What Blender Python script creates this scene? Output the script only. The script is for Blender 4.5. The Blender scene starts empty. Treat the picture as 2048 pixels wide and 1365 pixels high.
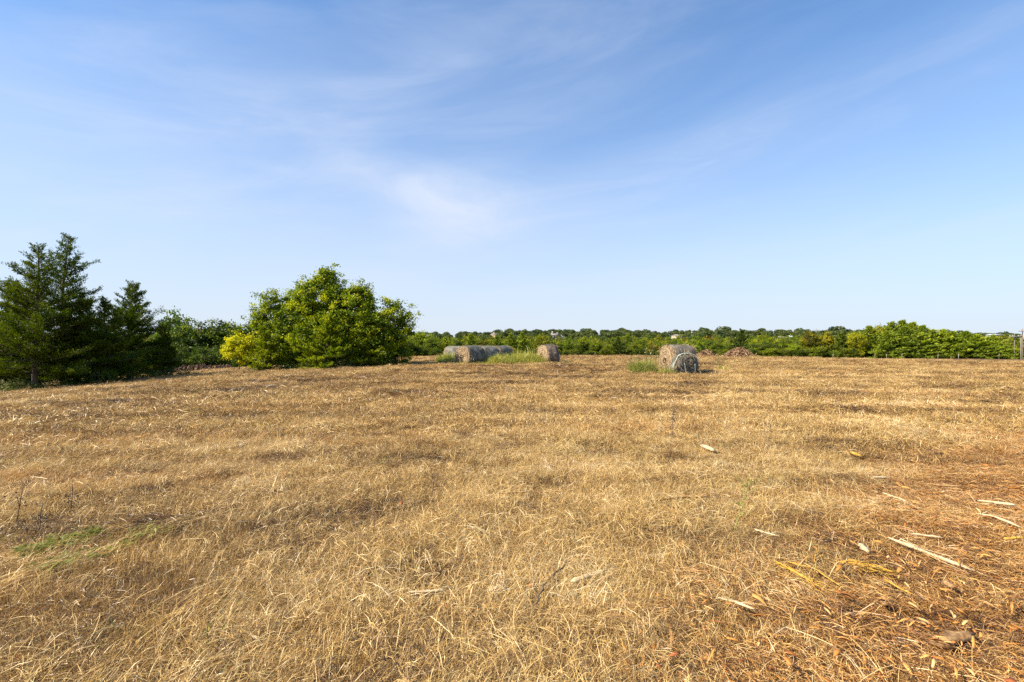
import bpy, math, random
import numpy as np
from mathutils import Vector
R = math.radians
S = bpy.context.scene
COL = S.collection
EYE = 1.6          # eye height over the ground at the camera
F = 1024.0         # focal length in photo pixels (18 mm on 36 mm, photo 2048 wide)

# ------------------------------------------------------------------ camera
cam = bpy.data.cameras.new('camera')
cam.lens = 18.0; cam.sensor_width = 36.0; cam.clip_start = 0.05; cam.clip_end = 6000
camo = bpy.data.objects.new('camera', cam); COL.objects.link(camo)
camo.location = (0, 0, EYE); camo.rotation_euler = (R(90), 0, 0)
S.camera = camo

# ------------------------------------------------------------------ light and sky
SUN_EL, SUN_AZ = 41.0, -109.0      # azimuth measured from the view direction, negative = left
sun = bpy.data.lights.new('sun', 'SUN'); sun.energy = 5.0; sun.angle = R(0.53); sun.color = (1.0, 0.87, 0.68)
suno = bpy.data.objects.new('sun', sun); COL.objects.link(suno)
sd = Vector((math.sin(R(SUN_AZ))*math.cos(R(SUN_EL)), math.cos(R(SUN_AZ))*math.cos(R(SUN_EL)), math.sin(R(SUN_EL))))
suno.rotation_euler = sd.to_track_quat('Z', 'Y').to_euler()
suno.location = sd*50
S.view_settings.view_transform = 'Standard'; S.view_settings.look = 'None'
S.view_settings.gamma = 1.0; S.view_settings.use_curve_mapping = False
S.view_settings.exposure = 1.05
S.cycles.use_denoising = False
S.cycles.max_bounces = 6; S.cycles.transparent_max_bounces = 8
S.cycles.diffuse_bounces = 3; S.cycles.transmission_bounces = 4

W = bpy.data.worlds.new('World'); S.world = W; W.use_nodes = True
nt = W.node_tree; nt.nodes.clear()
def N(tree, typ, **kw):
    n = tree.nodes.new(typ)
    for k, v in kw.items():
        if k.startswith('i_'):
            n.inputs[int(k[2:]) if k[2:].isdigit() else k[2:].replace('_', ' ')].default_value = v
        else: setattr(n, k, v)
    return n
def math_(tree, op, a, b=None, c=None, clamp=False):
    n = tree.nodes.new('ShaderNodeMath'); n.operation = op; n.use_clamp = clamp
    for i, v in enumerate((a, b, c)):
        if v is None: continue
        if isinstance(v, (int, float)): n.inputs[i].default_value = v
        else: tree.links.new(v, n.inputs[i])
    return n.outputs[0]
def mixc(tree, fac, a, b, blend='MIX'):
    n = tree.nodes.new('ShaderNodeMix'); n.data_type = 'RGBA'; n.blend_type = blend
    for sock, v in ((n.inputs[0], fac), (n.inputs[6], a), (n.inputs[7], b)):
        if isinstance(v, (int, float)): sock.default_value = v
        elif isinstance(v, tuple): sock.default_value = v if len(v) == 4 else (*v, 1)
        else: tree.links.new(v, sock)
    return n.outputs[2]

sky = N(nt, 'ShaderNodeTexSky', sky_type='NISHITA', sun_disc=False)
sky.sun_elevation = R(SUN_EL); sky.sun_rotation = R(SUN_AZ)
sky.altitude = 0; sky.air_density = 1.0; sky.dust_density = 0.3; sky.ozone_density = 2.5
tc = N(nt, 'ShaderNodeTexCoord')
sep = N(nt, 'ShaderNodeSeparateXYZ'); nt.links.new(tc.outputs['Generated'], sep.inputs[0])
X_, Y_, Z_ = sep.outputs
az = math_(nt, 'ARCTAN2', X_, Y_)
el = math_(nt, 'ARCSINE', Z_)
def azel(px, py):
    x, z = (px-1024)/F, (682.5-py)/F
    return math.atan2(x, 1), math.atan2(z, math.hypot(x, 1))
# thin high cloud: stretched noise gathered in a few bands of the sky
def cloud_noise(scale, stretch, tilt, seed, detail=7, rough=0.6, dist=0.4):
    cb = N(nt, 'ShaderNodeCombineXYZ')
    ca, sa = math.cos(tilt), math.sin(tilt)
    u = math_(nt, 'ADD', math_(nt, 'MULTIPLY', az, ca), math_(nt, 'MULTIPLY', el, sa))
    v = math_(nt, 'ADD', math_(nt, 'MULTIPLY', az, -sa), math_(nt, 'MULTIPLY', el, ca))
    nt.links.new(math_(nt, 'MULTIPLY', u, scale), cb.inputs[0])
    nt.links.new(math_(nt, 'MULTIPLY', v, scale*stretch), cb.inputs[1])
    cb.inputs[2].default_value = seed
    n = N(nt, 'ShaderNodeTexNoise', i_Scale=1.0, i_Detail=detail, i_Roughness=rough, i_Distortion=dist)
    nt.links.new(cb.outputs[0], n.inputs['Vector'])
    return n.outputs[0]
def smooth(v, lo, hi):
    n = N(nt, 'ShaderNodeMapRange', interpolation_type='SMOOTHSTEP')
    nt.links.new(v, n.inputs[0]); n.inputs[1].default_value = lo; n.inputs[2].default_value = hi
    return n.outputs[0]
def blob(px, py, wx, wy, tilt=0.0):
    a0, e0 = azel(px, py)
    da = math_(nt, 'SUBTRACT', az, a0); de = math_(nt, 'SUBTRACT', el, e0)
    ca, sa = math.cos(tilt), math.sin(tilt)
    u = math_(nt, 'ADD', math_(nt, 'MULTIPLY', da, ca/(wx/F)), math_(nt, 'MULTIPLY', de, sa/(wx/F)))
    v = math_(nt, 'ADD', math_(nt, 'MULTIPLY', da, -sa/(wy/F)), math_(nt, 'MULTIPLY', de, ca/(wy/F)))
    d = math_(nt, 'ADD', math_(nt, 'MULTIPLY', u, u), math_(nt, 'MULTIPLY', v, v))
    return math_(nt, 'EXPONENT', math_(nt, 'MULTIPLY', d, -1.0))
def add(*vs):
    o = vs[0]
    for v in vs[1:]: o = math_(nt, 'ADD', o, v)
    return o
def mul(a, b): return math_(nt, 'MULTIPLY', a, b)
n1 = smooth(cloud_noise(1.7, 4.5, 0.12, 3.1, 9, 0.60, 0.5), 0.30, 0.78)
n2 = smooth(cloud_noise(4.5, 2.4, -0.10, 8.7, 9, 0.60, 0.4), 0.30, 0.78)
n4 = smooth(cloud_noise(2.6, 7.0, 0.16, 5.5, 6, 0.55, 0.6), 0.38, 0.75)
veil = add(mul(blob(100, 285, 420, 130, -0.12), 0.50), mul(blob(1150, 420, 500, 130, 0.05), 0.14), mul(blob(700, 170, 560, 90, 0.13), 0.26), mul(blob(300, 330, 560, 160, 0.0), 0.16),
           mul(blob(400, 125, 260, 28, 0.04), 0.16), mul(blob(60, 450, 480, 70, 0.0), 0.22), mul(blob(1150, 80, 360, 90, 0.2), 0.18))
puff = add(mul(blob(935, 425, 120, 70, 0.0), 0.85), mul(blob(790, 365, 150, 40, -0.15), 0.58),
           mul(blob(545, 336, 60, 9, -0.05), 0.25))
streak = add(mul(blob(1370, 310, 330, 34, 0.20), 0.26), mul(blob(1100, 570, 360, 22, 0.03), 0.30),
             mul(blob(1700, 490, 500, 40, 0.05), 0.25), mul(blob(1250, 400, 300, 40, 0.06), 0.2))
haze_el = math_(nt, 'EXPONENT', mul(math_(nt, 'POWER', mul(math_(nt, 'MAXIMUM', el, 0.0), 1/0.285), 1.5), -1.0))
cl = add(mul(veil, math_(nt, 'MULTIPLY_ADD', n1, 0.62, 0.36)), mul(puff, math_(nt, 'MULTIPLY_ADD', n2, 0.75, 0.30)),
         mul(streak, math_(nt, 'MULTIPLY_ADD', n4, 0.9, 0.15)), mul(mul(n4, n1), 0.10), mul(n1, 0.10))
hz = mul(haze_el, 0.93)
tint = mixc(nt, 1.0, sky.outputs[0], (0.54, 0.95, 1.23), 'MULTIPLY')
skyc = mixc(nt, hz, tint, (4.30, 4.60, 5.25))                       # haze over clear air
skyc = mixc(nt, math_(nt, 'MINIMUM', cl, 0.9), skyc, (4.25, 4.75, 5.75))   # thin cloud over both
bg = N(nt, 'ShaderNodeBackground', i_Strength=0.085)
nt.links.new(skyc, bg.inputs[0])
wo = N(nt, 'ShaderNodeOutputWorld'); nt.links.new(bg.outputs[0], wo.inputs[0])

# ------------------------------------------------------------------ numeric helpers
def _hash(i, j, seed):
    n = (i.astype(np.int64)*374761393 + j.astype(np.int64)*668265263 + seed*1442695041) & 0x7fffffff
    n = ((n ^ (n >> 13))*1274126177) & 0x7fffffff
    return ((n ^ (n >> 16)) & 0xffff)/65535.0
def vnoise(x, y, seed=0):
    x = np.asarray(x, float); y = np.asarray(y, float)
    i, j = np.floor(x), np.floor(y); fx, fy = x-i, y-j
    fx = fx*fx*(3-2*fx); fy = fy*fy*(3-2*fy)
    a, b = _hash(i, j, seed), _hash(i+1, j, seed); c, d = _hash(i, j+1, seed), _hash(i+1, j+1, seed)
    return (a*(1-fx)+b*fx)*(1-fy) + (c*(1-fx)+d*fx)*fy
def fbm(x, y, seed=0, o=3):
    s, a, t = 0, 1.0, 0
    for k in range(o):
        s = s + a*vnoise(np.asarray(x)*2**k, np.asarray(y)*2**k, seed+k*17); t += a; a *= 0.5
    return s/t
def sstep(v, lo, hi):
    t = np.clip((np.asarray(v, float)-lo)/(hi-lo), 0, 1); return t*t*(3-2*t)
def crest(x): return 57.0 + 1.5*np.sin(np.asarray(x)*0.06)
def ground(x, y):
    x = np.asarray(x, float); y = np.asarray(y, float)
    dl = np.clip(-x-6, 0, None); dl = 24*(1-np.exp(-dl/24)) ; z = -0.0066*dl*dl*(dl/24)**0.35
    z = z - 0.005*np.clip(x-5, 0, 70)
    z = z - 0.0012*np.clip(y-15, 0, 45)
    r = np.hypot(x, y)
    z = z - 0.11*sstep(r, 9, 24)
    near = 1/(1+(r/25.0)**2)
    z = z + (fbm(x*0.9, y*0.9, 5)-0.5)*0.10*near + (fbm(x*3.1, y*3.1, 6, 2)-0.5)*0.075*near*near + (fbm(x*0.25, y*0.25, 9)-0.5)*0.10*sstep(r, 3, 12)*(1-sstep(y, 50, 62))
    # the field ends at a crest; beyond it the land drops to a wooded valley and climbs a far hill
    d = np.clip(y-crest(x), 0, None)
    drop = 11.5*(1-np.exp(-(d/95.0)**1.25))
    z = z - drop
    hill = sstep(y, 260, 720)*(17.0 + 4*fbm(x*0.004+3, y*0.002, 21)) - 5.0*sstep(x, 380, 650)*sstep(y, 260, 700)
    z = z + hill
    return z
def ray_ground(px, py):
    """where the photo point (px, py) meets the ground"""
    ax, az_ = (px-1024)/F, (682.5-py)/F
    lo = 0.3
    y = lo
    while y < 900:
        st = 0.02 + y*0.004
        if EYE + az_*(y+st) <= float(ground(ax*(y+st), y+st)):
            y += st; break
        y += st
    return Vector((ax*y, y, float(ground(ax*y, y))))
def col_at(px, Y):
    x = (px-1024)/F*Y
    return Vector((x, Y, float(ground(x, Y))))
def top_z(py, Y): return EYE + (682.5-py)/F*Y

# ------------------------------------------------------------------ mesh helpers
def build(name, V, faces, mat, parent=None, loc=None, attrs=None, smooth=False, link=True):
    """V (n,3); faces: list of integer arrays (m,3) or (m,4)"""
    V = np.asarray(V, np.float32)
    fs = [np.asarray(f, np.int32) for f in faces if len(f)]
    loops = np.concatenate([f.ravel() for f in fs]) if fs else np.zeros(0, np.int32)
    counts = np.concatenate([np.full(len(f), f.shape[1], np.int32) for f in fs]) if fs else np.zeros(0, np.int32)
    starts = np.concatenate([[0], np.cumsum(counts)[:-1]]).astype(np.int32) if len(counts) else counts
    me = bpy.data.meshes.new(name)
    me.vertices.add(len(V)); me.vertices.foreach_set('co', V.ravel())
    me.loops.add(len(loops)); me.loops.foreach_set('vertex_index', loops)
    me.polygons.add(len(counts)); me.polygons.foreach_set('loop_start', starts); me.polygons.foreach_set('loop_total', counts)
    if smooth: me.polygons.foreach_set('use_smooth', np.ones(len(counts), bool))
    for k, (typ, data) in (attrs or {}).items():
        at = me.attributes.new(k, typ, 'POINT')
        at.data.foreach_set('vector' if typ == 'FLOAT_VECTOR' else 'value', np.asarray(data).ravel())
    me.update(); me.validate()
    if mat: me.materials.append(mat)
    o = bpy.data.objects.new(name, me)
    if link: COL.objects.link(o)
    if parent: o.parent = parent
    if loc is not None: o.location = loc
    return o
class MB:
    """collects shapes into one mesh, with a 'rnd' value per vertex"""
    def __init__(s): s.V = []; s.Q = []; s.T = []; s.A = []; s.n = 0
    def add(s, V, Q=None, T=None, rnd=0.5):
        V = np.asarray(V, float); s.V.append(V)
        if Q is not None and len(Q): s.Q.append(np.asarray(Q)+s.n)
        if T is not None and len(T): s.T.append(np.asarray(T)+s.n)
        s.A.append(np.broadcast_to(np.asarray(rnd, float), (len(V),))); s.n += len(V)
    def tube(s, pts, rad, seg=6, rnd=0.5, cap=True):
        pts = np.asarray(pts, float); n = len(pts); rad = np.broadcast_to(np.asarray(rad, float), (n,))
        tan = np.gradient(pts, axis=0); tan /= np.linalg.norm(tan, axis=1)[:, None]+1e-9
        up = np.array([0, 0, 1.0]) if abs(tan[:, 2]).mean() < 0.9 else np.array([1.0, 0, 0])
        a = np.cross(tan, up); a /= np.linalg.norm(a, axis=1)[:, None]+1e-9; b = np.cross(tan, a)
        th = np.arange(seg)*2*np.pi/seg
        V = pts[:, None, :] + rad[:, None, None]*(a[:, None, :]*np.cos(th)[None, :, None] + b[:, None, :]*np.sin(th)[None, :, None])
        V = V.reshape(-1, 3); Q = []
        for i in range(n-1):
            for k in range(seg):
                k2 = (k+1) % seg; Q.append((i*seg+k, i*seg+k2, (i+1)*seg+k2, (i+1)*seg+k))
        T = []
        if cap:
            V = np.vstack([V, pts[0], pts[-1]]); c0, c1 = n*seg, n*seg+1
            for k in range(seg):
                k2 = (k+1) % seg; T.append((c0, k2, k)); T.append((c1, (n-1)*seg+k, (n-1)*seg+k2))
        s.add(V, Q, T, rnd)
    def box(s, c, sz, rz=0, rnd=0.5):
        c = np.asarray(c, float); h = np.asarray(sz, float)/2
        P = np.array([(x, y, z) for x in (-1, 1) for y in (-1, 1) for z in (-1, 1)])*h
        ca, sa = math.cos(rz), math.sin(rz)
        P = np.c_[P[:, 0]*ca-P[:, 1]*sa, P[:, 0]*sa+P[:, 1]*ca, P[:, 2]]
        s.add(P+c, [(0, 1, 3, 2), (4, 6, 7, 5), (0, 4, 5, 1), (2, 3, 7, 6), (0, 2, 6, 4), (1, 5, 7, 3)], None, rnd)
    def leaves(s, C, D, Wd, L, Wi, rnd):
        """diamond leaves: centres C, long axes D, cross axes Wd, lengths L, widths Wi"""
        n = len(C); L = np.broadcast_to(L, (n,))[:, None]; Wi = np.broadcast_to(Wi, (n,))[:, None]
        P = np.stack([C-D*L/2, C+Wd*Wi/2+D*L*0.05, C+D*L/2, C-Wd*Wi/2+D*L*0.05], 1).reshape(-1, 3)
        s.add(P, np.arange(4*n).reshape(n, 4), None, np.repeat(np.broadcast_to(rnd, (n,)), 4))
    def blades(s, P0, P1, P2, Wv, w, rnd, tip=0.25):
        """grass strips through three points"""
        n = len(P0); w = np.broadcast_to(w, (n,))[:, None]
        K = 2*P1-0.5*(P0+P2)
        A = 0.49*P0+0.42*K+0.09*P2; B = 0.09*P0+0.42*K+0.49*P2
        V = np.stack([P0-Wv*w/2, P0+Wv*w/2, A-Wv*w*0.48, A+Wv*w*0.48, B-Wv*w*0.4, B+Wv*w*0.4, P2-Wv*w*tip/2, P2+Wv*w*tip/2], 1).reshape(-1, 3)
        b = np.arange(n)[:, None]*8
        Q = np.concatenate([b+np.array([0, 1, 3, 2]), b+np.array([2, 3, 5, 4]), b+np.array([4, 5, 7, 6])])
        s.add(V, Q, None, np.repeat(np.broadcast_to(rnd, (n,)), 8))
    def obj(s, name, mat, parent=None, loc=None, smooth=False, link=True, scale=None):
        V = np.concatenate(s.V); fs = []
        if s.Q: fs.append(np.concatenate(s.Q))
        if s.T: fs.append(np.concatenate(s.T))
        return build(name, V, fs, mat, parent, loc, {'rnd': ('FLOAT', np.concatenate(s.A).astype(np.float32))}, smooth, link)
def unit(v): return v/(np.linalg.norm(v, axis=-1, keepdims=True)+1e-9)
def rdir(rg, n): return unit(rg.normal(size=(n, 3)))
def perp(D, rg): return unit(np.cross(D, rdir(rg, len(D))))

def tag(o, label=None, cat=None, group=None, kind=None):
    if label: o['label'] = label
    if cat: o['category'] = cat
    if group: o['group'] = group
    if kind: o['kind'] = kind
    return o
def empty(name, loc, label, cat, group=None, rz=0.0):
    o = bpy.data.objects.new(name, None); COL.objects.link(o); o.empty_display_size = 0.3
    o.location = loc; o.rotation_euler = (0, 0, rz)
    return tag(o, label, cat, group)
def copy_tree(o, loc, rz, scale, label, cat, group=None, tint=None):
    c = o.copy(); COL.objects.link(c); c.location = loc; c.rotation_euler = (0, 0, rz); c.scale = scale
    for k in ('group', 'kind'):
        if k in c: del c[k]
    tag(c, label, cat, group)
    for ch in list(o.children):
        d = ch.copy(); COL.objects.link(d); d.parent = c
        if tint: d.color = (*tint, 1)
    if tint: c.color = (*tint, 1)
    return c

# ------------------------------------------------------------------ materials
def mat_new(name):
    m = bpy.data.materials.new(name); m.use_nodes = True; t = m.node_tree; t.nodes.clear()
    o = t.nodes.new('ShaderNodeOutputMaterial'); return m, t, o
def ramp(t, fac, stops):
    n = t.nodes.new('ShaderNodeValToRGB'); e = n.color_ramp.elements
    while len(e) < len(stops): e.new(0.5)
    for i, (p, c) in enumerate(stops): e[i].position = p; e[i].color = (*c, 1)
    t.links.new(fac, n.inputs[0]); return n.outputs[0]
def attr(t, name): return N(t, 'ShaderNodeAttribute', attribute_name=name).outputs['Fac']
def noise(t, vec, scale, detail=3, rough=0.55, dist=0.0):
    n = N(t, 'ShaderNodeTexNoise', i_Scale=scale, i_Detail=detail, i_Roughness=rough, i_Distortion=dist)
    if vec is not None: t.links.new(vec, n.inputs['Vector'])
    return n.outputs[0]
def mapping(t, vec, scale=(1, 1, 1), rot=(0, 0, 0), loc=(0, 0, 0)):
    n = N(t, 'ShaderNodeMapping'); n.inputs[1].default_value = loc; n.inputs[2].default_value = rot; n.inputs[3].default_value = scale
    t.links.new(vec, n.inputs[0]); return n.outputs[0]
def leafy(name, stops, trans=0.3, gloss=0.05, patch=0.18, pscale=0.6, objtint=True):
    m, t, o = mat_new(name)
    geo = N(t, 'ShaderNodeNewGeometry')
    f = math_(t, 'MULTIPLY_ADD', noise(t, geo.outputs['Position'], pscale, 2), 2*patch, -patch)
    f = math_(t, 'ADD', attr(t, 'rnd'), f, clamp=True)
    c = ramp(t, f, stops)
    if objtint:
        oi = N(t, 'ShaderNodeObjectInfo'); c = mixc(t, 1.0, c, oi.outputs['Color'], 'MULTIPLY')
        rv = math_(t, 'MULTIPLY_ADD', oi.outputs['Random'], 0.42, 0.68)
        cv = N(t, 'ShaderNodeCombineXYZ'); t.links.new(rv, cv.inputs[0]); cv.inputs[2].default_value = 0.9
        t.links.new(math_(t, 'MULTIPLY_ADD', rv, 0.7, 0.3), cv.inputs[1])
        c = mixc(t, 1.0, c, cv.outputs[0], 'MULTIPLY')
    d = N(t, 'ShaderNodeBsdfDiffuse'); tr = N(t, 'ShaderNodeBsdfTranslucent')
    t.links.new(c, d.inputs[0]); t.links.new(mixc(t, 1.0, c, (1.15, 1.2, 0.7), 'MULTIPLY'), tr.inputs[0])
    mx = N(t, 'ShaderNodeMixShader', i_0=trans); t.links.new(d.outputs[0], mx.inputs[1]); t.links.new(tr.outputs[0], mx.inputs[2])
    g = N(t, 'ShaderNodeBsdfGlossy', i_Roughness=0.45); g.inputs[0].default_value = (1, 1, 1, 1)
    m2 = N(t, 'ShaderNodeMixShader', i_0=gloss); t.links.new(mx.outputs[0], m2.inputs[1]); t.links.new(g.outputs[0], m2.inputs[2])
    t.links.new(m2.outputs[0], o.inputs[0]); return m
def simple(name, stops, scale=6.0, stretch=(1, 1, 1), rough=0.85, bump=0.3, use_rnd=0.0, detail=5):
    m, t, o = mat_new(name)
    tcx = N(t, 'ShaderNodeTexCoord')
    v = mapping(t, tcx.outputs['Object'], stretch)
    f = noise(t, v, scale, detail, 0.65)
    f = math_(t, 'MULTIPLY_ADD', math_(t, 'SUBTRACT', f, 0.5), 1.6, 0.5, clamp=True)
    if use_rnd:
        f = math_(t, 'ADD', math_(t, 'MULTIPLY', f, 1-use_rnd), math_(t, 'MULTIPLY', attr(t, 'rnd'), use_rnd), clamp=True)
    c = ramp(t, f, stops)
    p = N(t, 'ShaderNodeBsdfPrincipled'); p.inputs['Roughness'].default_value = rough
    p.inputs['Specular IOR Level'].default_value = 0.25
    t.links.new(c, p.inputs['Base Color'])
    if bump:
        b = N(t, 'ShaderNodeBump', i_Strength=bump, i_Distance=0.02); t.links.new(f, b.inputs['Height']); t.links.new(b.outputs[0], p.inputs['Normal'])
    t.links.new(p.outputs[0], o.inputs[0]); return m

SW = (0.40, 0.917)      # the direction the field was mown in
def swath_coords(t):
    geo = N(t, 'ShaderNodeNewGeometry')
    ang = math.atan2(SW[1], SW[0])
    return geo.outputs['Position'], mapping(t, geo.outputs['Position'], (0.055, 0.72, 0.2), (0, 0, -ang))
STRAW = [(0.0, (0.040, 0.022, 0.012)), (0.18, (0.16, 0.088, 0.040)), (0.36, (0.37, 0.215, 0.070)), (0.55, (0.59, 0.378, 0.125)),
         (0.75, (0.70, 0.51, 0.185)), (0.92, (0.75, 0.59, 0.29)), (1.0, (0.80, 0.69, 0.46))]
def straw_mat(name, stops=STRAW, trans=0.25):
    m, t, o = mat_new(name)
    pos, sw = swath_coords(t)
    a = math_(t, 'MULTIPLY_ADD', noise(t, sw, 1.0, 4, 0.6), 1.0, -0.5)
    b = math_(t, 'MULTIPLY_ADD', noise(t, pos, 0.45, 5, 0.65), 0.95, -0.49)
    f = math_(t, 'ADD', math_(t, 'ADD', math_(t, 'ADD', attr(t, 'rnd'), 0.0), a), b, clamp=True)
    c = ramp(t, f, stops)
    # greyer and redder patches of different dead grasses
    h1 = N(t, 'ShaderNodeMapRange', i_1=0.52, i_2=0.70); t.links.new(noise(t, pos, 0.8, 3), h1.inputs[0])
    c = mixc(t, math_(t, 'MULTIPLY', h1.outputs[0], 0.40), c, mixc(t, 1.0, c, (0.80, 0.86, 1.10), 'MULTIPLY'))
    h2 = N(t, 'ShaderNodeMapRange', i_1=0.50, i_2=0.68); t.links.new(noise(t, mapping(t, sw, (1.3, 1.7, 1), loc=(7, 3, 0)), 1.0, 4), h2.inputs[0])
    c = mixc(t, math_(t, 'MULTIPLY', h2.outputs[0], 0.38), c, mixc(t, 1.0, c, (0.95, 0.72, 0.55), 'MULTIPLY'))
    h3 = N(t, 'ShaderNodeMapRange', i_1=0.60, i_2=0.74); t.links.new(noise(t, mapping(t, pos, (0.5, 0.7, 1), loc=(2, 9, 0)), 1.0, 5, 0.65), h3.inputs[0])
    c = mixc(t, math_(t, 'MULTIPLY', h3.outputs[0], 0.28), c, mixc(t, 1.0, c, (0.68, 0.88, 0.45), 'MULTIPLY'))
    d = N(t, 'ShaderNodeBsdfDiffuse'); tr = N(t, 'ShaderNodeBsdfTranslucent')
    t.links.new(c, d.inputs[0]); t.links.new(c, tr.inputs[0])
    mx = N(t, 'ShaderNodeMixShader', i_0=trans); t.links.new(d.outputs[0], mx.inputs[1]); t.links.new(tr.outputs[0], mx.inputs[2])
    g = N(t, 'ShaderNodeBsdfGlossy', i_Roughness=0.4); g.inputs[0].default_value = (1, 0.95, 0.85, 1)
    m2 = N(t, 'ShaderNodeMixShader', i_0=0.05); t.links.new(mx.outputs[0], m2.inputs[1]); t.links.new(g.outputs[0], m2.inputs[2])
    t.links.new(m2.outputs[0], o.inputs[0]); return m
M = {}
M['straw'] = straw_mat('dry_straw')
M['straw_red'] = straw_mat('reddish_litter', [(0.0, (0.045, 0.024, 0.014)), (0.25, (0.20, 0.088, 0.030)), (0.5, (0.48, 0.24, 0.065)),
                           (0.75, (0.66, 0.40, 0.13)), (1.0, (0.78, 0.62, 0.36))], 0.15)
GREEN = [(0.0, (0.05, 0.07, 0.015)), (0.5, (0.14, 0.17, 0.035)), (0.8, (0.27, 0.27, 0.07)), (1.0, (0.48, 0.42, 0.16))]
M['green_grass'] = leafy('green_grass', GREEN, 0.35, 0.04)
M['tall_grass'] = leafy('tall_grass', [(0.0, (0.13, 0.15, 0.02)), (0.4, (0.30, 0.31, 0.05)), (0.75, (0.50, 0.46, 0.11)), (1.0, (0.68, 0.55, 0.22))], 0.35, 0.03)
M['cedar'] = leafy('cedar_foliage', [(0.0, (0.016, 0.026, 0.008)), (0.45, (0.045, 0.068, 0.014)), (0.8, (0.095, 0.12, 0.020)), (1.0, (0.18, 0.17, 0.04))], 0.25, 0.012)
M['leaf'] = leafy('broad_leaves', [(0.0, (0.030, 0.058, 0.006)), (0.35, (0.13, 0.19, 0.008)), (0.65, (0.34, 0.39, 0.010)), (1.0, (0.68, 0.63, 0.02))], 0.42, 0.012, 0.28, 0.45)
M['yellow_leaf'] = leafy('yellow_leaves', [(0.0, (0.18, 0.18, 0.010)), (0.5, (0.46, 0.43, 0.012)), (1.0, (0.66, 0.58, 0.03))], 0.4, 0.01)
M['bark'] = simple('bark', [(0.0, (0.03, 0.022, 0.016)), (0.5, (0.10, 0.075, 0.055)), (1.0, (0.22, 0.17, 0.13))], 9.0, (1, 1, 0.25))
M['pale_wood'] = simple('pale_split_wood', [(0.0, (0.30, 0.20, 0.10)), (0.45, (0.60, 0.46, 0.27)), (1.0, (0.80, 0.69, 0.48))], 40, (0.3, 1, 1), 0.8, 0.8)
M['yellow_wood'] = simple('yellow_split_wood', [(0.0, (0.26, 0.12, 0.015)), (0.45, (0.58, 0.34, 0.05)), (0.75, (0.72, 0.48, 0.12)), (1.0, (0.78, 0.62, 0.26))], 40, (0.3, 1, 1), 0.75, 0.8)
M['dark_wood'] = simple('weathered_wood', [(0.0, (0.06, 0.032, 0.015)), (0.42, (0.26, 0.15, 0.065)), (0.7, (0.46, 0.29, 0.13)), (1.0, (0.66, 0.50, 0.28))], 34, (0.5, 1, 1), 0.9, 0.3)
M['chips'] = simple('wood_chips', [(0.0, (0.19, 0.065, 0.018)), (0.40, (0.52, 0.22, 0.045)), (0.75, (0.60, 0.33, 0.10)), (1.0, (0.70, 0.50, 0.24))], 20, (1, 1, 1), 0.8, 0.0, 0.85)
M['dead_leaf'] = simple('dead_leaves', [(0.0, (0.09, 0.02, 0.012)), (0.5, (0.30, 0.09, 0.03)), (1.0, (0.60, 0.24, 0.05))], 15, (1, 1, 1), 0.7, 0.0, 0.8)
M['brush'] = simple('brush_pile', [(0.0, (0.05, 0.032, 0.02)), (0.5, (0.26, 0.15, 0.08)), (1.0, (0.52, 0.37, 0.23))], 8, (1, 1, 1), 0.9, 0.0, 0.7)
M['earth'] = simple('dug_earth', [(0.0, (0.035, 0.02, 0.012)), (0.5, (0.15, 0.085, 0.045)), (1.0, (0.36, 0.23, 0.12))], 5.0, (1, 1, 1), 0.95, 0.8)
M['far_wall'] = simple('pale_wall', [(0.0, (0.30, 0.295, 0.29)), (1.0, (0.40, 0.39, 0.38))], 1.0, rough=0.9, bump=0)
M['brick_wall'] = simple('tan_wall', [(0.0, (0.36, 0.27, 0.20)), (1.0, (0.48, 0.38, 0.29))], 1.0, rough=0.9, bump=0)
M['roof'] = simple('grey_shingles', [(0.0, (0.16, 0.14, 0.13)), (1.0, (0.28, 0.25, 0.23))], 2.0, rough=0.9, bump=0)
M['blue_roof'] = simple('metal_roof', [(0.0, (0.28, 0.33, 0.40)), (1.0, (0.40, 0.46, 0.54))], 1.0, rough=0.5, bump=0)
M['window'] = simple('window_glass', [(0.0, (0.03, 0.035, 0.04)), (1.0, (0.07, 0.08, 0.09))], 1.0, rough=0.15, bump=0)
M['pole_wood'] = simple('pole_wood', [(0.0, (0.10, 0.075, 0.055)), (1.0, (0.24, 0.19, 0.15))], 5, (1, 1, 0.1))
M['pole_grey'] = simple('grey_pole_wood', [(0.0, (0.16, 0.145, 0.13)), (1.0, (0.27, 0.25, 0.23))], 5, (1, 1, 0.1))
M['metal'] = simple('grey_metal', [(0.0, (0.25, 0.26, 0.27)), (1.0, (0.42, 0.43, 0.44))], 4, rough=0.5, bump=0)
M['post'] = simple('post_wood', [(0.0, (0.22, 0.18, 0.13)), (1.0, (0.42, 0.35, 0.27))], 6, (1, 1, 0.2))

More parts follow.
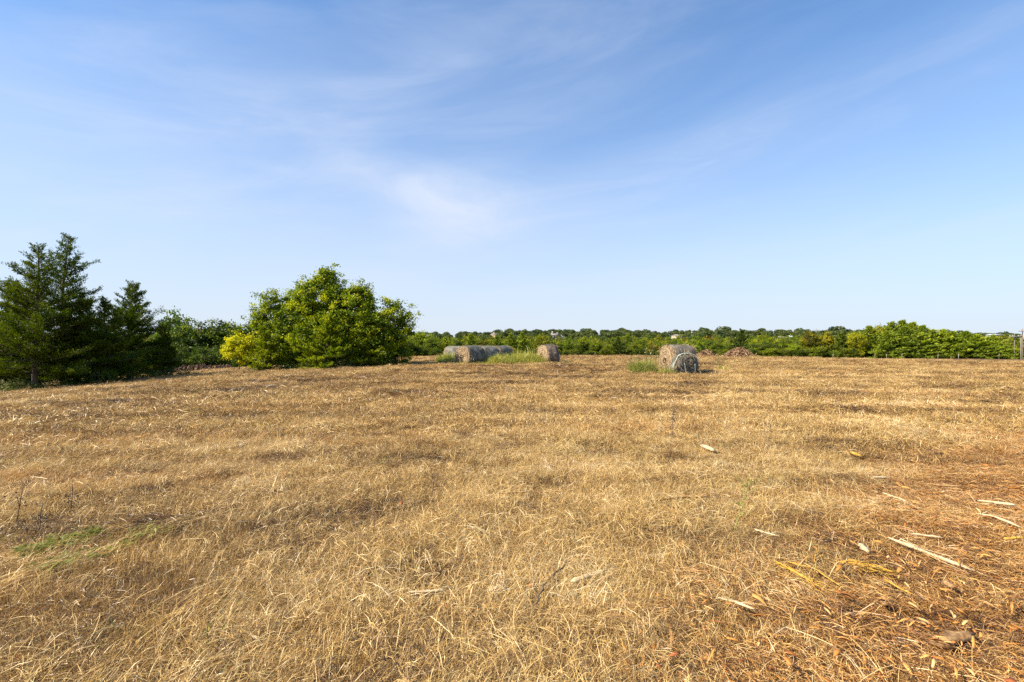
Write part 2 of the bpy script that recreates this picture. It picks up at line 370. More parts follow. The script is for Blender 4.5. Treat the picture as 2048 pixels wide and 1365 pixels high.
def ground_mat():
    m, t, o = mat_new('field_soil')
    pos, sw = swath_coords(t)
    fine = noise(t, mapping(t, pos, (1, 1, 1)), 60, 5, 0.7)
    a = math_(t, 'MULTIPLY_ADD', noise(t, sw, 1.0, 4, 0.6), 0.6, -0.3)
    f = math_(t, 'ADD', fine, a, clamp=True)
    c = ramp(t, f, [(0.2, (0.045, 0.028, 0.018)), (0.5, (0.17, 0.105, 0.058)), (0.8, (0.36, 0.24, 0.12))])
    # valley and far hill are under rough green pasture
    sp = N(t, 'ShaderNodeSeparateXYZ'); t.links.new(pos, sp.inputs[0])
    fr = N(t, 'ShaderNodeMapRange', i_1=58.0, i_2=64.0); t.links.new(sp.outputs[1], fr.inputs[0])
    gr = ramp(t, noise(t, pos, 0.15, 4), [(0.3, (0.05, 0.065, 0.02)), (0.7, (0.14, 0.13, 0.05))])
    c = mixc(t, fr.outputs[0], c, gr)
    p = N(t, 'ShaderNodeBsdfPrincipled'); p.inputs['Roughness'].default_value = 0.95; p.inputs['Specular IOR Level'].default_value = 0.1
    t.links.new(c, p.inputs['Base Color'])
    b = N(t, 'ShaderNodeBump', i_Strength=0.6, i_Distance=0.02); t.links.new(fine, b.inputs['Height']); t.links.new(b.outputs[0], p.inputs['Normal'])
    t.links.new(p.outputs[0], o.inputs[0]); return m

# ------------------------------------------------------------------ ground: one sheet to the horizon
n = 421
tt = np.linspace(-1, 1, n); k = 7.2
ax = np.sinh(tt*k)/np.sinh(k)*2600
ay = np.concatenate([-(np.sinh(np.linspace(1, 0, 90)*5.0)/np.sinh(5.0)*300)[:-1], np.sinh(np.linspace(0, 1, 420)*6.2)/np.sinh(6.2)*2600])
# even steps close to the camera
gx, gy = np.meshgrid(ax, ay); gz = ground(gx, gy)
ny, nx = gx.shape
idx = np.arange(nx*ny).reshape(ny, nx)
Q = np.stack([idx[:-1, :-1], idx[:-1, 1:], idx[1:, 1:], idx[1:, :-1]], -1).reshape(-1, 4)
g = build('field', np.c_[gx.ravel(), gy.ravel(), gz.ravel()], [Q], ground_mat(), smooth=True)
tag(g, 'wide field of mown dry straw coloured grass running to the tree line', 'field', kind='structure')

# ------------------------------------------------------------------ grass: tufts scattered over the field
rg = np.random.default_rng(11)
def mat_tuft(nb, rad, lmin, lmax, w, lift, seed, align=None, rl=(0.1, 0.9)):
    rg = np.random.default_rng(seed); b = MB()
    r = rad*np.sqrt(rg.random(nb)); th = rg.random(nb)*2*np.pi
    C = np.c_[r*np.cos(th), r*np.sin(th), np.zeros(nb)]
    a = rg.random(nb)*2*np.pi if align is None else rg.normal(0, align, nb) + np.where(rg.random(nb) < .5, 0, np.pi)
    L = lmin+(lmax-lmin)*rg.random(nb)**1.5
    D = np.c_[np.cos(a), np.sin(a), np.zeros(nb)]
    z0 = rg.random(nb)*lift*0.5; z2 = rg.random(nb)**2*lift*1.6; z1 = (z0+z2)/2+rg.random(nb)*lift*0.35
    side = np.c_[-np.sin(a), np.cos(a), np.zeros(nb)]*(rg.normal(0, 0.035, nb)*L)[:, None]
    P0 = C-D*L[:, None]/2; P1 = C+side; P2 = C+D*L[:, None]/2
    P0[:, 2] = z0-0.01; P1[:, 2] = z1; P2[:, 2] = z2
    Wv = unit(np.c_[-np.sin(a), np.cos(a), rg.normal(0, 0.7, nb)])
    b.blades(P0, P1, P2, Wv, w*(0.55+0.9*rg.random(nb)), rl[0]+(rl[1]-rl[0])*rg.random(nb), 0.5)
    return b
def up_tuft(nb, rad, hmin, hmax, w, lean, seed, rl=(0.15, 0.85), b=None):
    rg = np.random.default_rng(seed); b = b or MB()
    r = rad*rg.random(nb)**0.7; th = rg.random(nb)*2*np.pi
    P0 = np.c_[r*np.cos(th), r*np.sin(th), np.full(nb, -0.015)]
    H = hmin+(hmax-hmin)*rg.random(nb)**1.8
    ld = np.c_[np.cos(th), np.sin(th), np.zeros(nb)]*0.5 + rg.normal(0, 0.6, (nb, 3))*[1, 1, 0]
    ld = ld*lean*H[:, None]
    P1 = P0+ld*0.48; P1[:, 2] += H*0.55
    P2 = P0+ld*1.1; P2[:, 2] += H*(1-0.25*rg.random(nb))
    a = rg.random(nb)*2*np.pi
    Wv = np.c_[np.cos(a), np.sin(a), np.zeros(nb)]
    b.blades(P0, P1, P2, Wv, w*(0.6+0.8*rg.random(nb)), rl[0]+(rl[1]-rl[0])*rg.random(nb), 0.3)
    return b
tuftcol = bpy.data.collections.new('grass_tufts')
def reg(b, mat, i):
    o = b.obj('tuft_%03d' % i, mat, link=False); tuftcol.objects.link(o)
i = 0
T = {}
def regs(key, makers, mat):
    global i
    T[key] = []
    for mk in makers: reg(mk, mat, i); T[key].append(i); i += 1
regs('mat', [mat_tuft(400, 0.30, 0.03, 0.155, 0.0024, 0.05, s) for s in range(4)], M['straw'])
regs('dark', [mat_tuft(280, 0.30, 0.03, 0.15, 0.0027, 0.028, 10+s, rl=(0.0, 0.50)) for s in range(2)], M['straw'])
regs('up', [up_tuft(210, 0.24, 0.03, 0.125, 0.0019, 0.5, 20+s) for s in range(4)], M['straw'])
regs('swath', [mat_tuft(380, 0.32, 0.05, 0.21, 0.0023, 0.075, 30+s, align=0.75, rl=(0.25, 1.0)) for s in range(3)], M['straw'])
regs('green', [up_tuft(40, 0.10, 0.04, 0.15, 0.0040, 0.6, 40+s, (0.2, 1.0)) for s in range(2)], M['green_grass'])
regs('stalk', [up_tuft(3, 0.18, 0.10, 0.22, 0.0026, 0.3, 50+s, (0.0, 0.35)) for s in range(3)], M['straw'])
regs('red', [mat_tuft(320, 0.30, 0.03, 0.18, 0.0026, 0.038, 60+s, align=0.7, rl=(0.05, 0.95)) for s in range(3)], M['straw_red'])
def coarse(s):
    b = mat_tuft(210, 0.5, 0.05, 0.22, 0.0060, 0.06, 70+s)
    return up_tuft(230, 0.5, 0.04, 0.13, 0.0056, 0.5, 80+s, b=b)
regs('coarse', [coarse(s) for s in range(4)], M['straw'])
regs('coarse_dark', [mat_tuft(170, 0.5, 0.08, 0.28, 0.0085, 0.04, 90+s, rl=(0.0, 0.55)) for s in range(2)], M['straw'])
regs('clump', [up_tuft(220, 0.15, 0.04, 0.14, 0.0020, 0.8, 100+s, (0.30, 0.90)) for s in range(3)], M['straw'])

def chip_line(x, y): return x-(0.77+1.08*(y-2.4))
def scatter_grass():
    P, RZ, SC, TI = [], [], [], []
    rmax = 64.0
    # radial density, sampled by rings
    edges = np.concatenate([np.linspace(0.9, 12, 24), np.linspace(13, rmax, 40)])
    for r0, r1 in zip(edges[:-1], edges[1:]):
        rm = (r0+r1)/2
        dens = 125*min(1, 4.5/rm)**1.14
        area = (r1*r1-r0*r0)/2*R(124)
        m_ = int(dens*area)
        r = np.sqrt(r0*r0+(r1*r1-r0*r0)*rg.random(m_)); th = (rg.random(m_)-0.5)*R(124)
        x, y = r*np.sin(th), r*np.cos(th)
        ok = (y < crest(x)+1.5)
        x, y, r = x[ok], y[ok], r[ok]; m_ = len(x)
        u = x*SW[0]+y*SW[1]; v = -x*SW[1]+y*SW[0]
        band = fbm(u*0.06+5, v*0.85, 31, 3); patch = fbm(x*0.6, y*0.6, 33, 3); fine = fbm(x*2.2, y*2.2, 35, 2)
        q = rg.random(m_)
        ti = np.zeros(m_, int); rz = rg.random(m_)*2*np.pi; sc = 0.66+0.46*rg.random(m_)
        pick = lambda key, n_: np.array(T[key])[rg.integers(0, len(T[key]), n_)]
        if rm < 13:
            key = np.full(m_, 0)
            p_sw = 0.08+0.75*sstep(band, 0.50, 0.66); p_up = 0.15+0.5*sstep(patch, 0.40, 0.62); p_dk = 0.24+0.42*sstep(1-fine, 0.48, 0.62)
            key = np.where(q < p_sw*0.6, 3, np.where(q < p_sw*0.6+p_up, 2, np.where(q < p_sw*0.6+p_up+p_dk, 1, 0)))
            q2 = rg.random(m_)
            key = np.where(q2 < 0.004+0.03*sstep(fbm(x*1.3+9, y*1.3, 41, 2), 0.62, 0.72), 4, key)
            key = np.where((q2 > 0.988), 5, key)
            key = np.where((q2 > 0.975) & (q2 <= 0.988) & (patch > 0.48), 8, key)
            cz = chip_line(x, y)+1.3*(fbm(x*0.8, y*0.8, 43, 2)-0.5)
            key = np.where((rg.random(m_) < sstep(cz, -1.0, 0.8)*0.92), 6, key)
            for kk, nm in enumerate(['mat', 'dark', 'up', 'swath', 'green', 'stalk', 'red', None, 'clump']):
                if nm is None: continue
                s_ = key == kk
                ti[s_] = pick(nm, s_.sum())
            ang = math.atan2(SW[1], SW[0])
            rz = np.where(key == 3, ang+rg.normal(0, 0.5, m_), rz)
            rz = np.where(key == 6, R(-75)+rg.normal(0, 0.5, m_)+0.3*np.clip(cz, 0, 6), rz)
            # fade to wider blades further off
            far = rg.random(m_) < sstep(r, 7, 13)*0.7
            sub = far & ((key == 0) | (key == 2))
            ti[sub] = pick('coarse', sub.sum())
        else:
            p_dk = 0.08+0.6*sstep(band, 0.50, 0.62)+0.25*sstep(1-patch, 0.5, 0.65)
            dk = q < p_dk
            ti[dk] = pick('coarse_dark', dk.sum()); ti[~dk] = pick('coarse', (~dk).sum())
            gsel = rg.random(m_) < 0.006+0.05*sstep(fbm(x*0.4+9, y*0.4, 41, 2), 0.6, 0.72)
            ti[gsel] = pick('green', gsel.sum()); sc[gsel] *= 1.6
            csel = rg.random(m_) < 0.03
            ti[csel] = pick('clump', csel.sum())
            sc = sc*(1.2+0.3*sstep(r, 20, 50))
            cz = chip_line(x, y); red = rg.random(m_) < sstep(cz, 0, 3)*0.6*(1-sstep(r, 20, 34))
            ti[red] = pick('red', red.sum()); sc[red] *= 1.5
        P.append(np.c_[x, y, ground(x, y)]); RZ.append(rz); SC.append(sc); TI.append(ti)
    return np.concatenate(P), np.concatenate(RZ), np.concatenate(SC), np.concatenate(TI)
def instancer(name, P, RZ, SC, TI, coll, tilt=0.12):
    me_o = build(name, P, [], None, attrs={
        'rot': ('FLOAT_VECTOR', np.c_[rg.normal(0, tilt, len(P)), rg.normal(0, tilt, len(P)), RZ].astype(np.float32)),
        'sc': ('FLOAT', SC.astype(np.float32)), 'ti': ('INT', TI.astype(np.int32))})
    ng = bpy.data.node_groups.new(name, 'GeometryNodeTree')
    ng.interface.new_socket('Geometry', in_out='INPUT', socket_type='NodeSocketGeometry')
    ng.interface.new_socket('Geometry', in_out='OUTPUT', socket_type='NodeSocketGeometry')
    gi = ng.nodes.new('NodeGroupInput'); go = ng.nodes.new('NodeGroupOutput')
    ci = ng.nodes.new('GeometryNodeCollectionInfo'); ci.inputs[0].default_value = coll
    ci.inputs['Separate Children'].default_value = True; ci.inputs['Reset Children'].default_value = True
    ip = ng.nodes.new('GeometryNodeInstanceOnPoints'); ip.inputs['Pick Instance'].default_value = True
    def na(nm, dt):
        q = ng.nodes.new('GeometryNodeInputNamedAttribute'); q.data_type = dt; q.inputs[0].default_value = nm
        return [s for s in q.outputs if s.enabled and s.name == 'Attribute'][0]
    L = ng.links.new
    L(gi.outputs[0], ip.inputs['Points']); L(ci.outputs[0], ip.inputs['Instance'])
    L(na('ti', 'INT'), ip.inputs['Instance Index']); L(na('rot', 'FLOAT_VECTOR'), ip.inputs['Rotation']); L(na('sc', 'FLOAT'), ip.inputs['Scale'])
    L(ip.outputs[0], go.inputs[0])
    md = me_o.modifiers.new('scatter', 'NODES'); md.node_group = ng
    return me_o
P, RZ, SC, TI = scatter_grass()
gr = instancer('dry_grass', P, RZ, SC, TI, tuftcol)
tag(gr, 'mown dry straw coloured grass and stubble covering the field', 'grass', kind='stuff')
print('grass instances', len(P))

# ------------------------------------------------------------------ trees
def limb(rg, p0, p1, r0, r1, n=6, wob=0.08):
    p0, p1 = np.asarray(p0, float), np.asarray(p1, float)
    t = np.linspace(0, 1, n)[:, None]; L = np.linalg.norm(p1-p0)
    P = p0+(p1-p0)*t + np.cumsum(rg.normal(0, wob*L/n, (n, 3)), 0)*np.sin(t*np.pi*0.9)
    return P, np.linspace(r0, r1, n)
def cedar_meshes(H, Rm, seed, nb=110, leaf=0.13, dens=1.0, low=0.06, lean=(0, 0), bark_r=0.02, dead=0.0, wind=(0, 0)):
    """a juniper: tiers of branches with flat ragged sprays, spire top; returns (trunk, crown)"""
    rg = np.random.default_rng(seed); tr, cr = MB(), MB()
    axis = lambda t: np.array([lean[0]*t*H+0.12*math.sin(t*5+seed), lean[1]*t*H+0.12*math.cos(t*4+seed), t*H])
    ts = np.linspace(0, 1, 12); P = np.array([axis(t) for t in ts]); P[0, 2] = -0.15
    tr.tube(P, np.maximum(bark_r*H*(1-ts)**0.8*(1+0.5*np.exp(-ts*14)), 0.012), 8, 0.5)
    for bi in range(nb):
        t = low+(0.97-low)*((bi+rg.random())/nb)**0.92
        prof = (1-t)**0.90*min(1, 0.50+t*2.8)*1.08
        Lb = Rm*max(prof*(0.42+0.85*rg.random()**0.8), 0.10)*(1.25 if rg.random() < .12 else 1)
        a = bi*2.399+rg.normal(0, 0.5)
        pit = R(-8+50*t+rg.normal(0, 9))
        d = np.array([math.cos(a)*math.cos(pit)+wind[0], math.sin(a)*math.cos(pit)+wind[1], math.sin(pit)])
        m_ = 7; s_ = np.linspace(0, 1, m_)[:, None]
        B = axis(t)+d*Lb*s_+np.array([0, 0, 1])*(0.16*Lb*s_**2.2-0.08*Lb*s_)+np.cumsum(rg.normal(0, 0.03*Lb, (m_, 3)), 0)*s_
        tr.tube(B, np.linspace(0.010+0.012*Lb, 0.004, m_), 4, 0.5, cap=False)
        # sprays along the branch, thicker outside
        nl = int(max(50, dens*190*Lb**1.2*(0.30+1.1*rg.random())*(1-0.45*sstep(t, 0.5, 0.85))))
        u = rg.random(nl)**0.62*0.92+0.10
        ii = np.clip((u*(m_-1)).astype(int), 0, m_-2); f = (np.clip(u, 0, 1)*(m_-1)-ii)[:, None]
        base = B[ii]*(1-f)+B[ii+1]*f
        tan = unit(B[ii+1]-B[ii]); hor = unit(np.cross(tan, [0, 0, 1.0]))
        nsub = max(5, int(Lb*6)); sub = rg.integers(0, nsub, nl)                   # branchlets
        so = (rg.random(nsub)-0.5)*2; sl = 0.35+0.65*rg.random(nsub); st = (np.arange(nsub)+rg.random(nsub))/nsub
        # re-anchor each leaf to its branchlet
        ust = np.clip(0.12+0.88*st[sub], 0, 1); ii = np.clip((ust*(m_-1)).astype(int), 0, m_-2); f = (ust*(m_-1)-ii)[:, None]
        base = B[ii]*(1-f)+B[ii+1]*f; tan = unit(B[ii+1]-B[ii]); hor = unit(np.cross(tan, [0, 0, 1.0]))
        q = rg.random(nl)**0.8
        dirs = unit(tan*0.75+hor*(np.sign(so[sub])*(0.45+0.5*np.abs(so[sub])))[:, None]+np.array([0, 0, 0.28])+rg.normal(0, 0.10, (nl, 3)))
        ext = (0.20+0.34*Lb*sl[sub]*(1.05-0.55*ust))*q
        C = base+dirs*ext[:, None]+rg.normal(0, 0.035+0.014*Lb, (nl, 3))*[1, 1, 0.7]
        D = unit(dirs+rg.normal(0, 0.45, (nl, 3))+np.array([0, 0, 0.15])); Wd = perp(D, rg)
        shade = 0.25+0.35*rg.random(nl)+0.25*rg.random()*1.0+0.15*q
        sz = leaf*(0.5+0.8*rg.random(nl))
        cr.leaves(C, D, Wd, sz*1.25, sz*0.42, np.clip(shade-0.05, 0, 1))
    return tr, cr
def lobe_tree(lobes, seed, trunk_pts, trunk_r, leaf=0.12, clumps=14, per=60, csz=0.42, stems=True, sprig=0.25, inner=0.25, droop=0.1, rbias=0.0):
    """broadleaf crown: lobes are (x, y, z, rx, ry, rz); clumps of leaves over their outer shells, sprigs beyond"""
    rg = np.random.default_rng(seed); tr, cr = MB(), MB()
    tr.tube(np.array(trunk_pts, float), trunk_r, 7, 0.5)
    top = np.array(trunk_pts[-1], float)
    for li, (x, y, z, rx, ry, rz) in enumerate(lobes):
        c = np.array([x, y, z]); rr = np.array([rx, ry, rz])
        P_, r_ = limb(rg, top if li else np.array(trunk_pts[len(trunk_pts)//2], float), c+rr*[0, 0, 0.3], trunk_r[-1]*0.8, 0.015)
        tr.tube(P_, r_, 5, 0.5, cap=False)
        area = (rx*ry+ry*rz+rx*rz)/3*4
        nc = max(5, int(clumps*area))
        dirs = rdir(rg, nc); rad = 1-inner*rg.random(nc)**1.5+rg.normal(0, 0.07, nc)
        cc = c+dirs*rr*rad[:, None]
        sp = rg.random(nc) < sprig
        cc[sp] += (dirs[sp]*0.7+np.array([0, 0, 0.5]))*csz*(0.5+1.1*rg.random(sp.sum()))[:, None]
        tone = 0.10+0.72*rg.random(nc)**1.2+rbias+0.12*dirs[:, 2]  # tone spread paints sunlit and shadowed clumps; upward ones are lighter
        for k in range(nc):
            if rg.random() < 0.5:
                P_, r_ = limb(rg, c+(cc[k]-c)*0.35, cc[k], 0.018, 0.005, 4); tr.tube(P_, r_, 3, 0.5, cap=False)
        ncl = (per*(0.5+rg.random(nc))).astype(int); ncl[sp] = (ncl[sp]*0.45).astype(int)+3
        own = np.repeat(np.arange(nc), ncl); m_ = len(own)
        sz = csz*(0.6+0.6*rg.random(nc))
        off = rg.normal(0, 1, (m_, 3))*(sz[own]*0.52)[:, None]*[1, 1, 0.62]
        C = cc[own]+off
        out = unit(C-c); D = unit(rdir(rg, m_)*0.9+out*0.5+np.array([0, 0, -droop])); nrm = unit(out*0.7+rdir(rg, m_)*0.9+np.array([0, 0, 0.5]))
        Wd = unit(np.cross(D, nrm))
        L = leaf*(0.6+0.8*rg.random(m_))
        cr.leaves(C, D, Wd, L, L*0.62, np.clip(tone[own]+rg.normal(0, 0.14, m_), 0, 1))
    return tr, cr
def tree(name, meshes, loc, label, cat, group=None, rz=0.0, scale=None, tint=(1, 1, 1), leafmat='leaf'):
    e = empty(name, loc, label, cat, group, rz)
    tr, cr = meshes
    a = tr.obj('trunk', M['bark'], e); b = cr.obj('crown', M[leafmat], e)
    for o in (a, b): o.color = (*tint, 1)
    if scale is not None: e.scale = scale
    return e

# --- the cedars at the left of the field
Y1 = 26.5
p = col_at(78, Y1)
tree('cedar_tree', cedar_meshes(top_z(488, Y1)-p.z, 3.0, 3, 145, 0.085, 1.75, 0.10, (-0.035, 0.0)), p,
     'big dark cedar with a visible leaning trunk at the left edge of the picture', 'tree', 'cedars on the left side of the field', tint=(.25, .31, .36))
p = col_at(128, 28.5)
tree('cedar_tree', cedar_meshes(top_z(466, 28.5)-p.z, 3.1, 8, 150, 0.085, 1.75, 0.07, (0.0, 0.02)), p,
     'tallest dark cedar with the highest pointed spire on the left', 'tree', 'cedars on the left side of the field', tint=(.25, .31, .36))
p = col_at(172, 27.8)
tree('cedar_tree', cedar_meshes(top_z(600, 27.8)-p.z, 1.9, 14, 120, 0.09, 2.4, 0.03), p,
     'low rounded dark cedar filling the gap right of the tallest spire', 'tree', 'cedars on the left side of the field', tint=(.25, .31, .36))
p = col_at(262, 33.0)
tree('cedar_tree', cedar_meshes(top_z(566, 33.0)-p.z, 3.0, 21, 150, 0.088, 2.2, 0.09), p,
     'medium cedar standing alone with a short bare trunk above the shadow on the grass', 'tree', 'cedars on the left side of the field', tint=(.25, .31, .36))
p = col_at(322, 35.0)
tree('cedar_tree', cedar_meshes(top_z(655, 35.0)-p.z, 1.3, 29, 100, 0.10, 2.2, 0.05), p,
     'small bushy cedar tucked against the right side of the medium cedar', 'tree', 'cedars on the left side of the field', tint=(.25, .31, .36))
p = col_at(30, 29.5)
tree('cedar_tree', cedar_meshes(top_z(560, 29.5)-p.z, 2.6, 36, 120, 0.09, 1.7, 0.05), p,
     'dark cedar filling in behind the big leaning one at the left edge', 'tree', 'cedars on the left side of the field', tint=(.25, .31, .36))
p = col_at(215, 30.0)
tree('cedar_tree', cedar_meshes(top_z(598, 30.0)-p.z, 2.0, 38, 110, 0.09, 1.8, 0.04), p,
     'short dark cedar with a small side spire between the tallest and the medium cedar', 'tree', 'cedars on the left side of the field', tint=(.25, .31, .36))
p = col_at(-40, 28)
tree('cedar_tree', cedar_meshes(top_z(520, 28)-p.z, 2.8, 33, 120, 0.09, 1.7, 0.06), p,
     'dark cedar cut off by the left border of the picture', 'tree', 'cedars on the left side of the field', tint=(.25, .31, .36))

# --- the big clump of broadleaf trees and cedars in the middle left
YC = 36.0
def rel(px, py, Y, o): return ((px-1024)/F*Y-o.x, Y-o.y, top_z(py, Y)-o.z)
def lob(px, py, Y, rx, ry, rz, o): return (*rel(px, py, Y, o), rx, ry, rz)
p = col_at(655, YC)
L_ = [lob(645, 600, YC, 1.9, 1.7, 1.4, p), lob(600, 640, YC-.6, 1.6, 1.5, 1.3, p), lob(700, 635, YC-.4, 1.7, 1.6, 1.5, p), lob(655, 565, YC, .75, .8, .75, p),
      lob(592, 610, YC+.2, .9, 1.0, .8, p), lob(715, 600, YC+.3, 1.0, 1.1, .9, p), lob(640, 670, YC-1.3, 1.9, 1.3, 1.3, p), lob(735, 665, YC-.8, 1.4, 1.3, 1.4, p),
      lob(590, 680, YC-1.0, 1.3, 1.2, 1.2, p), lob(760, 690, YC-.6, 1.2, 1.2, 1.2, p), lob(610, 715, YC-1.6, 1.1, .9, .8, p), lob(690, 715, YC-1.6, 1.2, .9, .8, p), lob(750, 712, YC-1.2, 1.1, .9, .8, p), lob(655, 548, YC, .28, .35, .4, p)]
tree('broadleaf_tree', lobe_tree(L_, 5, [(0, 0, -.2), (.05, 0, .8), (0, .1, 2.0), (-.1, .05, 3.0)], [.22, .17, .14, .10], 0.13, 21, 92, 0.36, sprig=.18),
     p, 'large rounded green broadleaf tree, tallest of the clump left of the hay bales', 'tree', 'trees of the clump in the field')
p = col_at(537, 35.4)
L_ = [lob(537, 640, 35.4, .95, .9, 1.0, p), lob(540, 603, 35.5, .55, .55, .6, p), lob(545, 592, 35.5, .3, .3, .4, p), lob(525, 625, 35.3, .55, .5, .5, p), lob(548, 680, 35.2, .9, .9, 1.0, p), lob(520, 650, 35.2, .45, .5, .4, p)]
tree('broadleaf_tree', lobe_tree(L_, 6, [(0, 0, -.2), (.05, 0, .8), (0, 0, 1.8), (.05, 0, 2.6)], [.10, .09, .07, .05], 0.125, 16, 66, 0.34, sprig=.4),
     p, 'slender loose green tree on the left flank of the big clump', 'tree', 'trees of the clump in the field', tint=(1.3, 1.2, .9))
p = col_at(790, 36.6)
L_ = [lob(795, 635, 36.6, .95, .9, .95, p), lob(785, 612, 36.6, .5, .5, .5, p), lob(815, 650, 36.4, .6, .6, .7, p), lob(785, 680, 36.2, 1.1, 1.0, 1.1, p), lob(770, 655, 36.5, .8, .8, .9, p), lob(790, 708, 36.0, 1.0, .9, .8, p)]
tree('broadleaf_tree', lobe_tree(L_, 7, [(0, 0, -.2), (.05, 0, .8), (0, 0, 1.8), (.05, 0, 2.6)], [.11, .10, .08, .05], 0.125, 17, 66, 0.34, sprig=.4),
     p, 'open crowned yellow green tree on the right flank of the big clump', 'tree', 'trees of the clump in the field', tint=(1.45, 1.3, 0.9))
p = col_at(655, 32.8)
tree('cedar_tree', cedar_meshes(top_z(632, 32.8)-p.z, 1.9, 41, 90, 0.14, 1.5, 0.03), p,
     'dark cedar growing in front of the large rounded tree', 'tree', 'trees of the clump in the field', tint=(.8, .82, .9))
p = col_at(528, 33.0)
tree('cedar_tree', cedar_meshes(top_z(655, 33.0)-p.z, 1.05, 43, 75, 0.13, 1.6, 0.02), p,
     'narrow dark cedar at the left foot of the clump beside the yellow shrub', 'tree', 'trees of the clump in the field', tint=(.6, .65, .7))
p = col_at(740, 34.6)
tree('cedar_tree', cedar_meshes(top_z(655, 34.6)-p.z, 1.8, 47, 90, 0.14, 1.5, 0.02), p,
     'dark low cedar filling the shaded right foot of the clump', 'tree', 'trees of the clump in the field', tint=(.5, .55, .6))
p = col_at(590, 34.0)
tree('cedar_tree', cedar_meshes(top_z(668, 34.0)-p.z, 1.3, 49, 75, 0.13, 1.6, 0.02), p,
     'bushy cedar between the narrow cedar and the large rounded tree', 'tree', 'trees of the clump in the field', tint=(.85, .9, .9))
p = col_at(478, 39.0)
L_ = [lob(478, 692, 39, .85, .9, .75, p), lob(462, 700, 39, .6, .7, .6, p), lob(498, 690, 39.3, .7, .7, .7, p), lob(480, 712, 38.8, .9, .8, .6, p)]
tree('yellow_shrub', lobe_tree(L_, 9, [(0, 0, -.2), (.02, 0, .3), (0, 0, .8)], [.05, .04, .03], 0.13, 16, 60, 0.30, sprig=.3),
     p, 'bright yellow leaved shrub at the left end of the clump', 'shrub', leafmat='yellow_leaf', tint=(1.1, 1.18, 1))

# --- wind-shaped library for the far hedge and woods
def lib(meshes, leafmat):
    tr, cr = meshes
    e = bpy.data.objects.new('proto', None)
    a = tr.obj('trunk', M['bark'], e, link=False); b = cr.obj('crown', M[leafmat], e, link=False)
    return a.data, b.data
def unit_round(seed, nl=7, clumps=11, leaf=0.036, wide=1.0, per=62):
    rg = np.random.default_rng(seed); L_ = []
    for k in range(nl):
        a = rg.random()*6.28; rr = 0.28*wide*rg.random()**0.5; z = 0.28+0.46*rg.random(); s_ = 0.17+0.11*rg.random()
        L_.append((rr*math.cos(a), rr*math.sin(a), z, s_*1.15*wide, s_*1.15*wide, s_*0.9))
    L_.append((0, 0, 0.78, .17, .17, .17)); L_.append((0, 0, .22, .30*wide, .30*wide, .2))
    return lobe_tree(L_, seed, [(0, 0, -.05), (.01, 0, .15), (0, .01, .35)], [.03, .025, .02], leaf, clumps*16, per, 0.085, sprig=.3)
def scaled_cedar(seed, rm=0.42, nb=80, wind=(0, 0)):
    tr, cr = cedar_meshes(4.0, rm*4, seed, nb, 0.17, 0.95, 0.03, wind=wind)
    for b in (tr, cr): b.V = [v/4.0 for v in b.V]
    return tr, cr
LIB = {'round': [lib(unit_round(s), 'leaf') for s in (101, 102, 103, 104)],
       'wide': [lib(unit_round(s, 9, 10, 0.033, 1.35), 'leaf') for s in (111, 112)],
       'yellow': [lib(unit_round(121, 6), 'yellow_leaf')],
       'cedar': [lib(scaled_cedar(s, rm), 'cedar') for s, rm in ((131, .42), (132, .5), (133, .36))],
       'windy': [lib(scaled_cedar(s, .52, 85, (.45, 0)), 'cedar') for s in (141, 142)]}
rt = np.random.default_rng(77)
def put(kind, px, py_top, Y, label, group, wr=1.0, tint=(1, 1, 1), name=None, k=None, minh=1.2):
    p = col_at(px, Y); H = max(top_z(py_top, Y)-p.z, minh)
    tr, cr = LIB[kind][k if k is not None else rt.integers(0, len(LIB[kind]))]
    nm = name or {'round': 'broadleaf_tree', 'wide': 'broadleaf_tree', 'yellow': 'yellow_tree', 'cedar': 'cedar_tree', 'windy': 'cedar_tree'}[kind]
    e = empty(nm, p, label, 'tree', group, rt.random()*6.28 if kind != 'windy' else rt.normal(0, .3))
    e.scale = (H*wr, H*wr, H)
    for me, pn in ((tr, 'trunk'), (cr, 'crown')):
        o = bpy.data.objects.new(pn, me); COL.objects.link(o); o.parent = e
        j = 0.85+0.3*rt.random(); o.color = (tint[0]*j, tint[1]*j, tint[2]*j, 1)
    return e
OL, DK, LT, BR, BL = (.55, .58, .8), (.42, .50, .8), (.70, .72, 1.0), (.85, .62, 1.6), (.5, .6, 1.25)
CG = (3.7, 3.3, 1.2)     # yellow green tint that puts full sun into the cedar colour
H_ = 'trees along the far edge of the field'
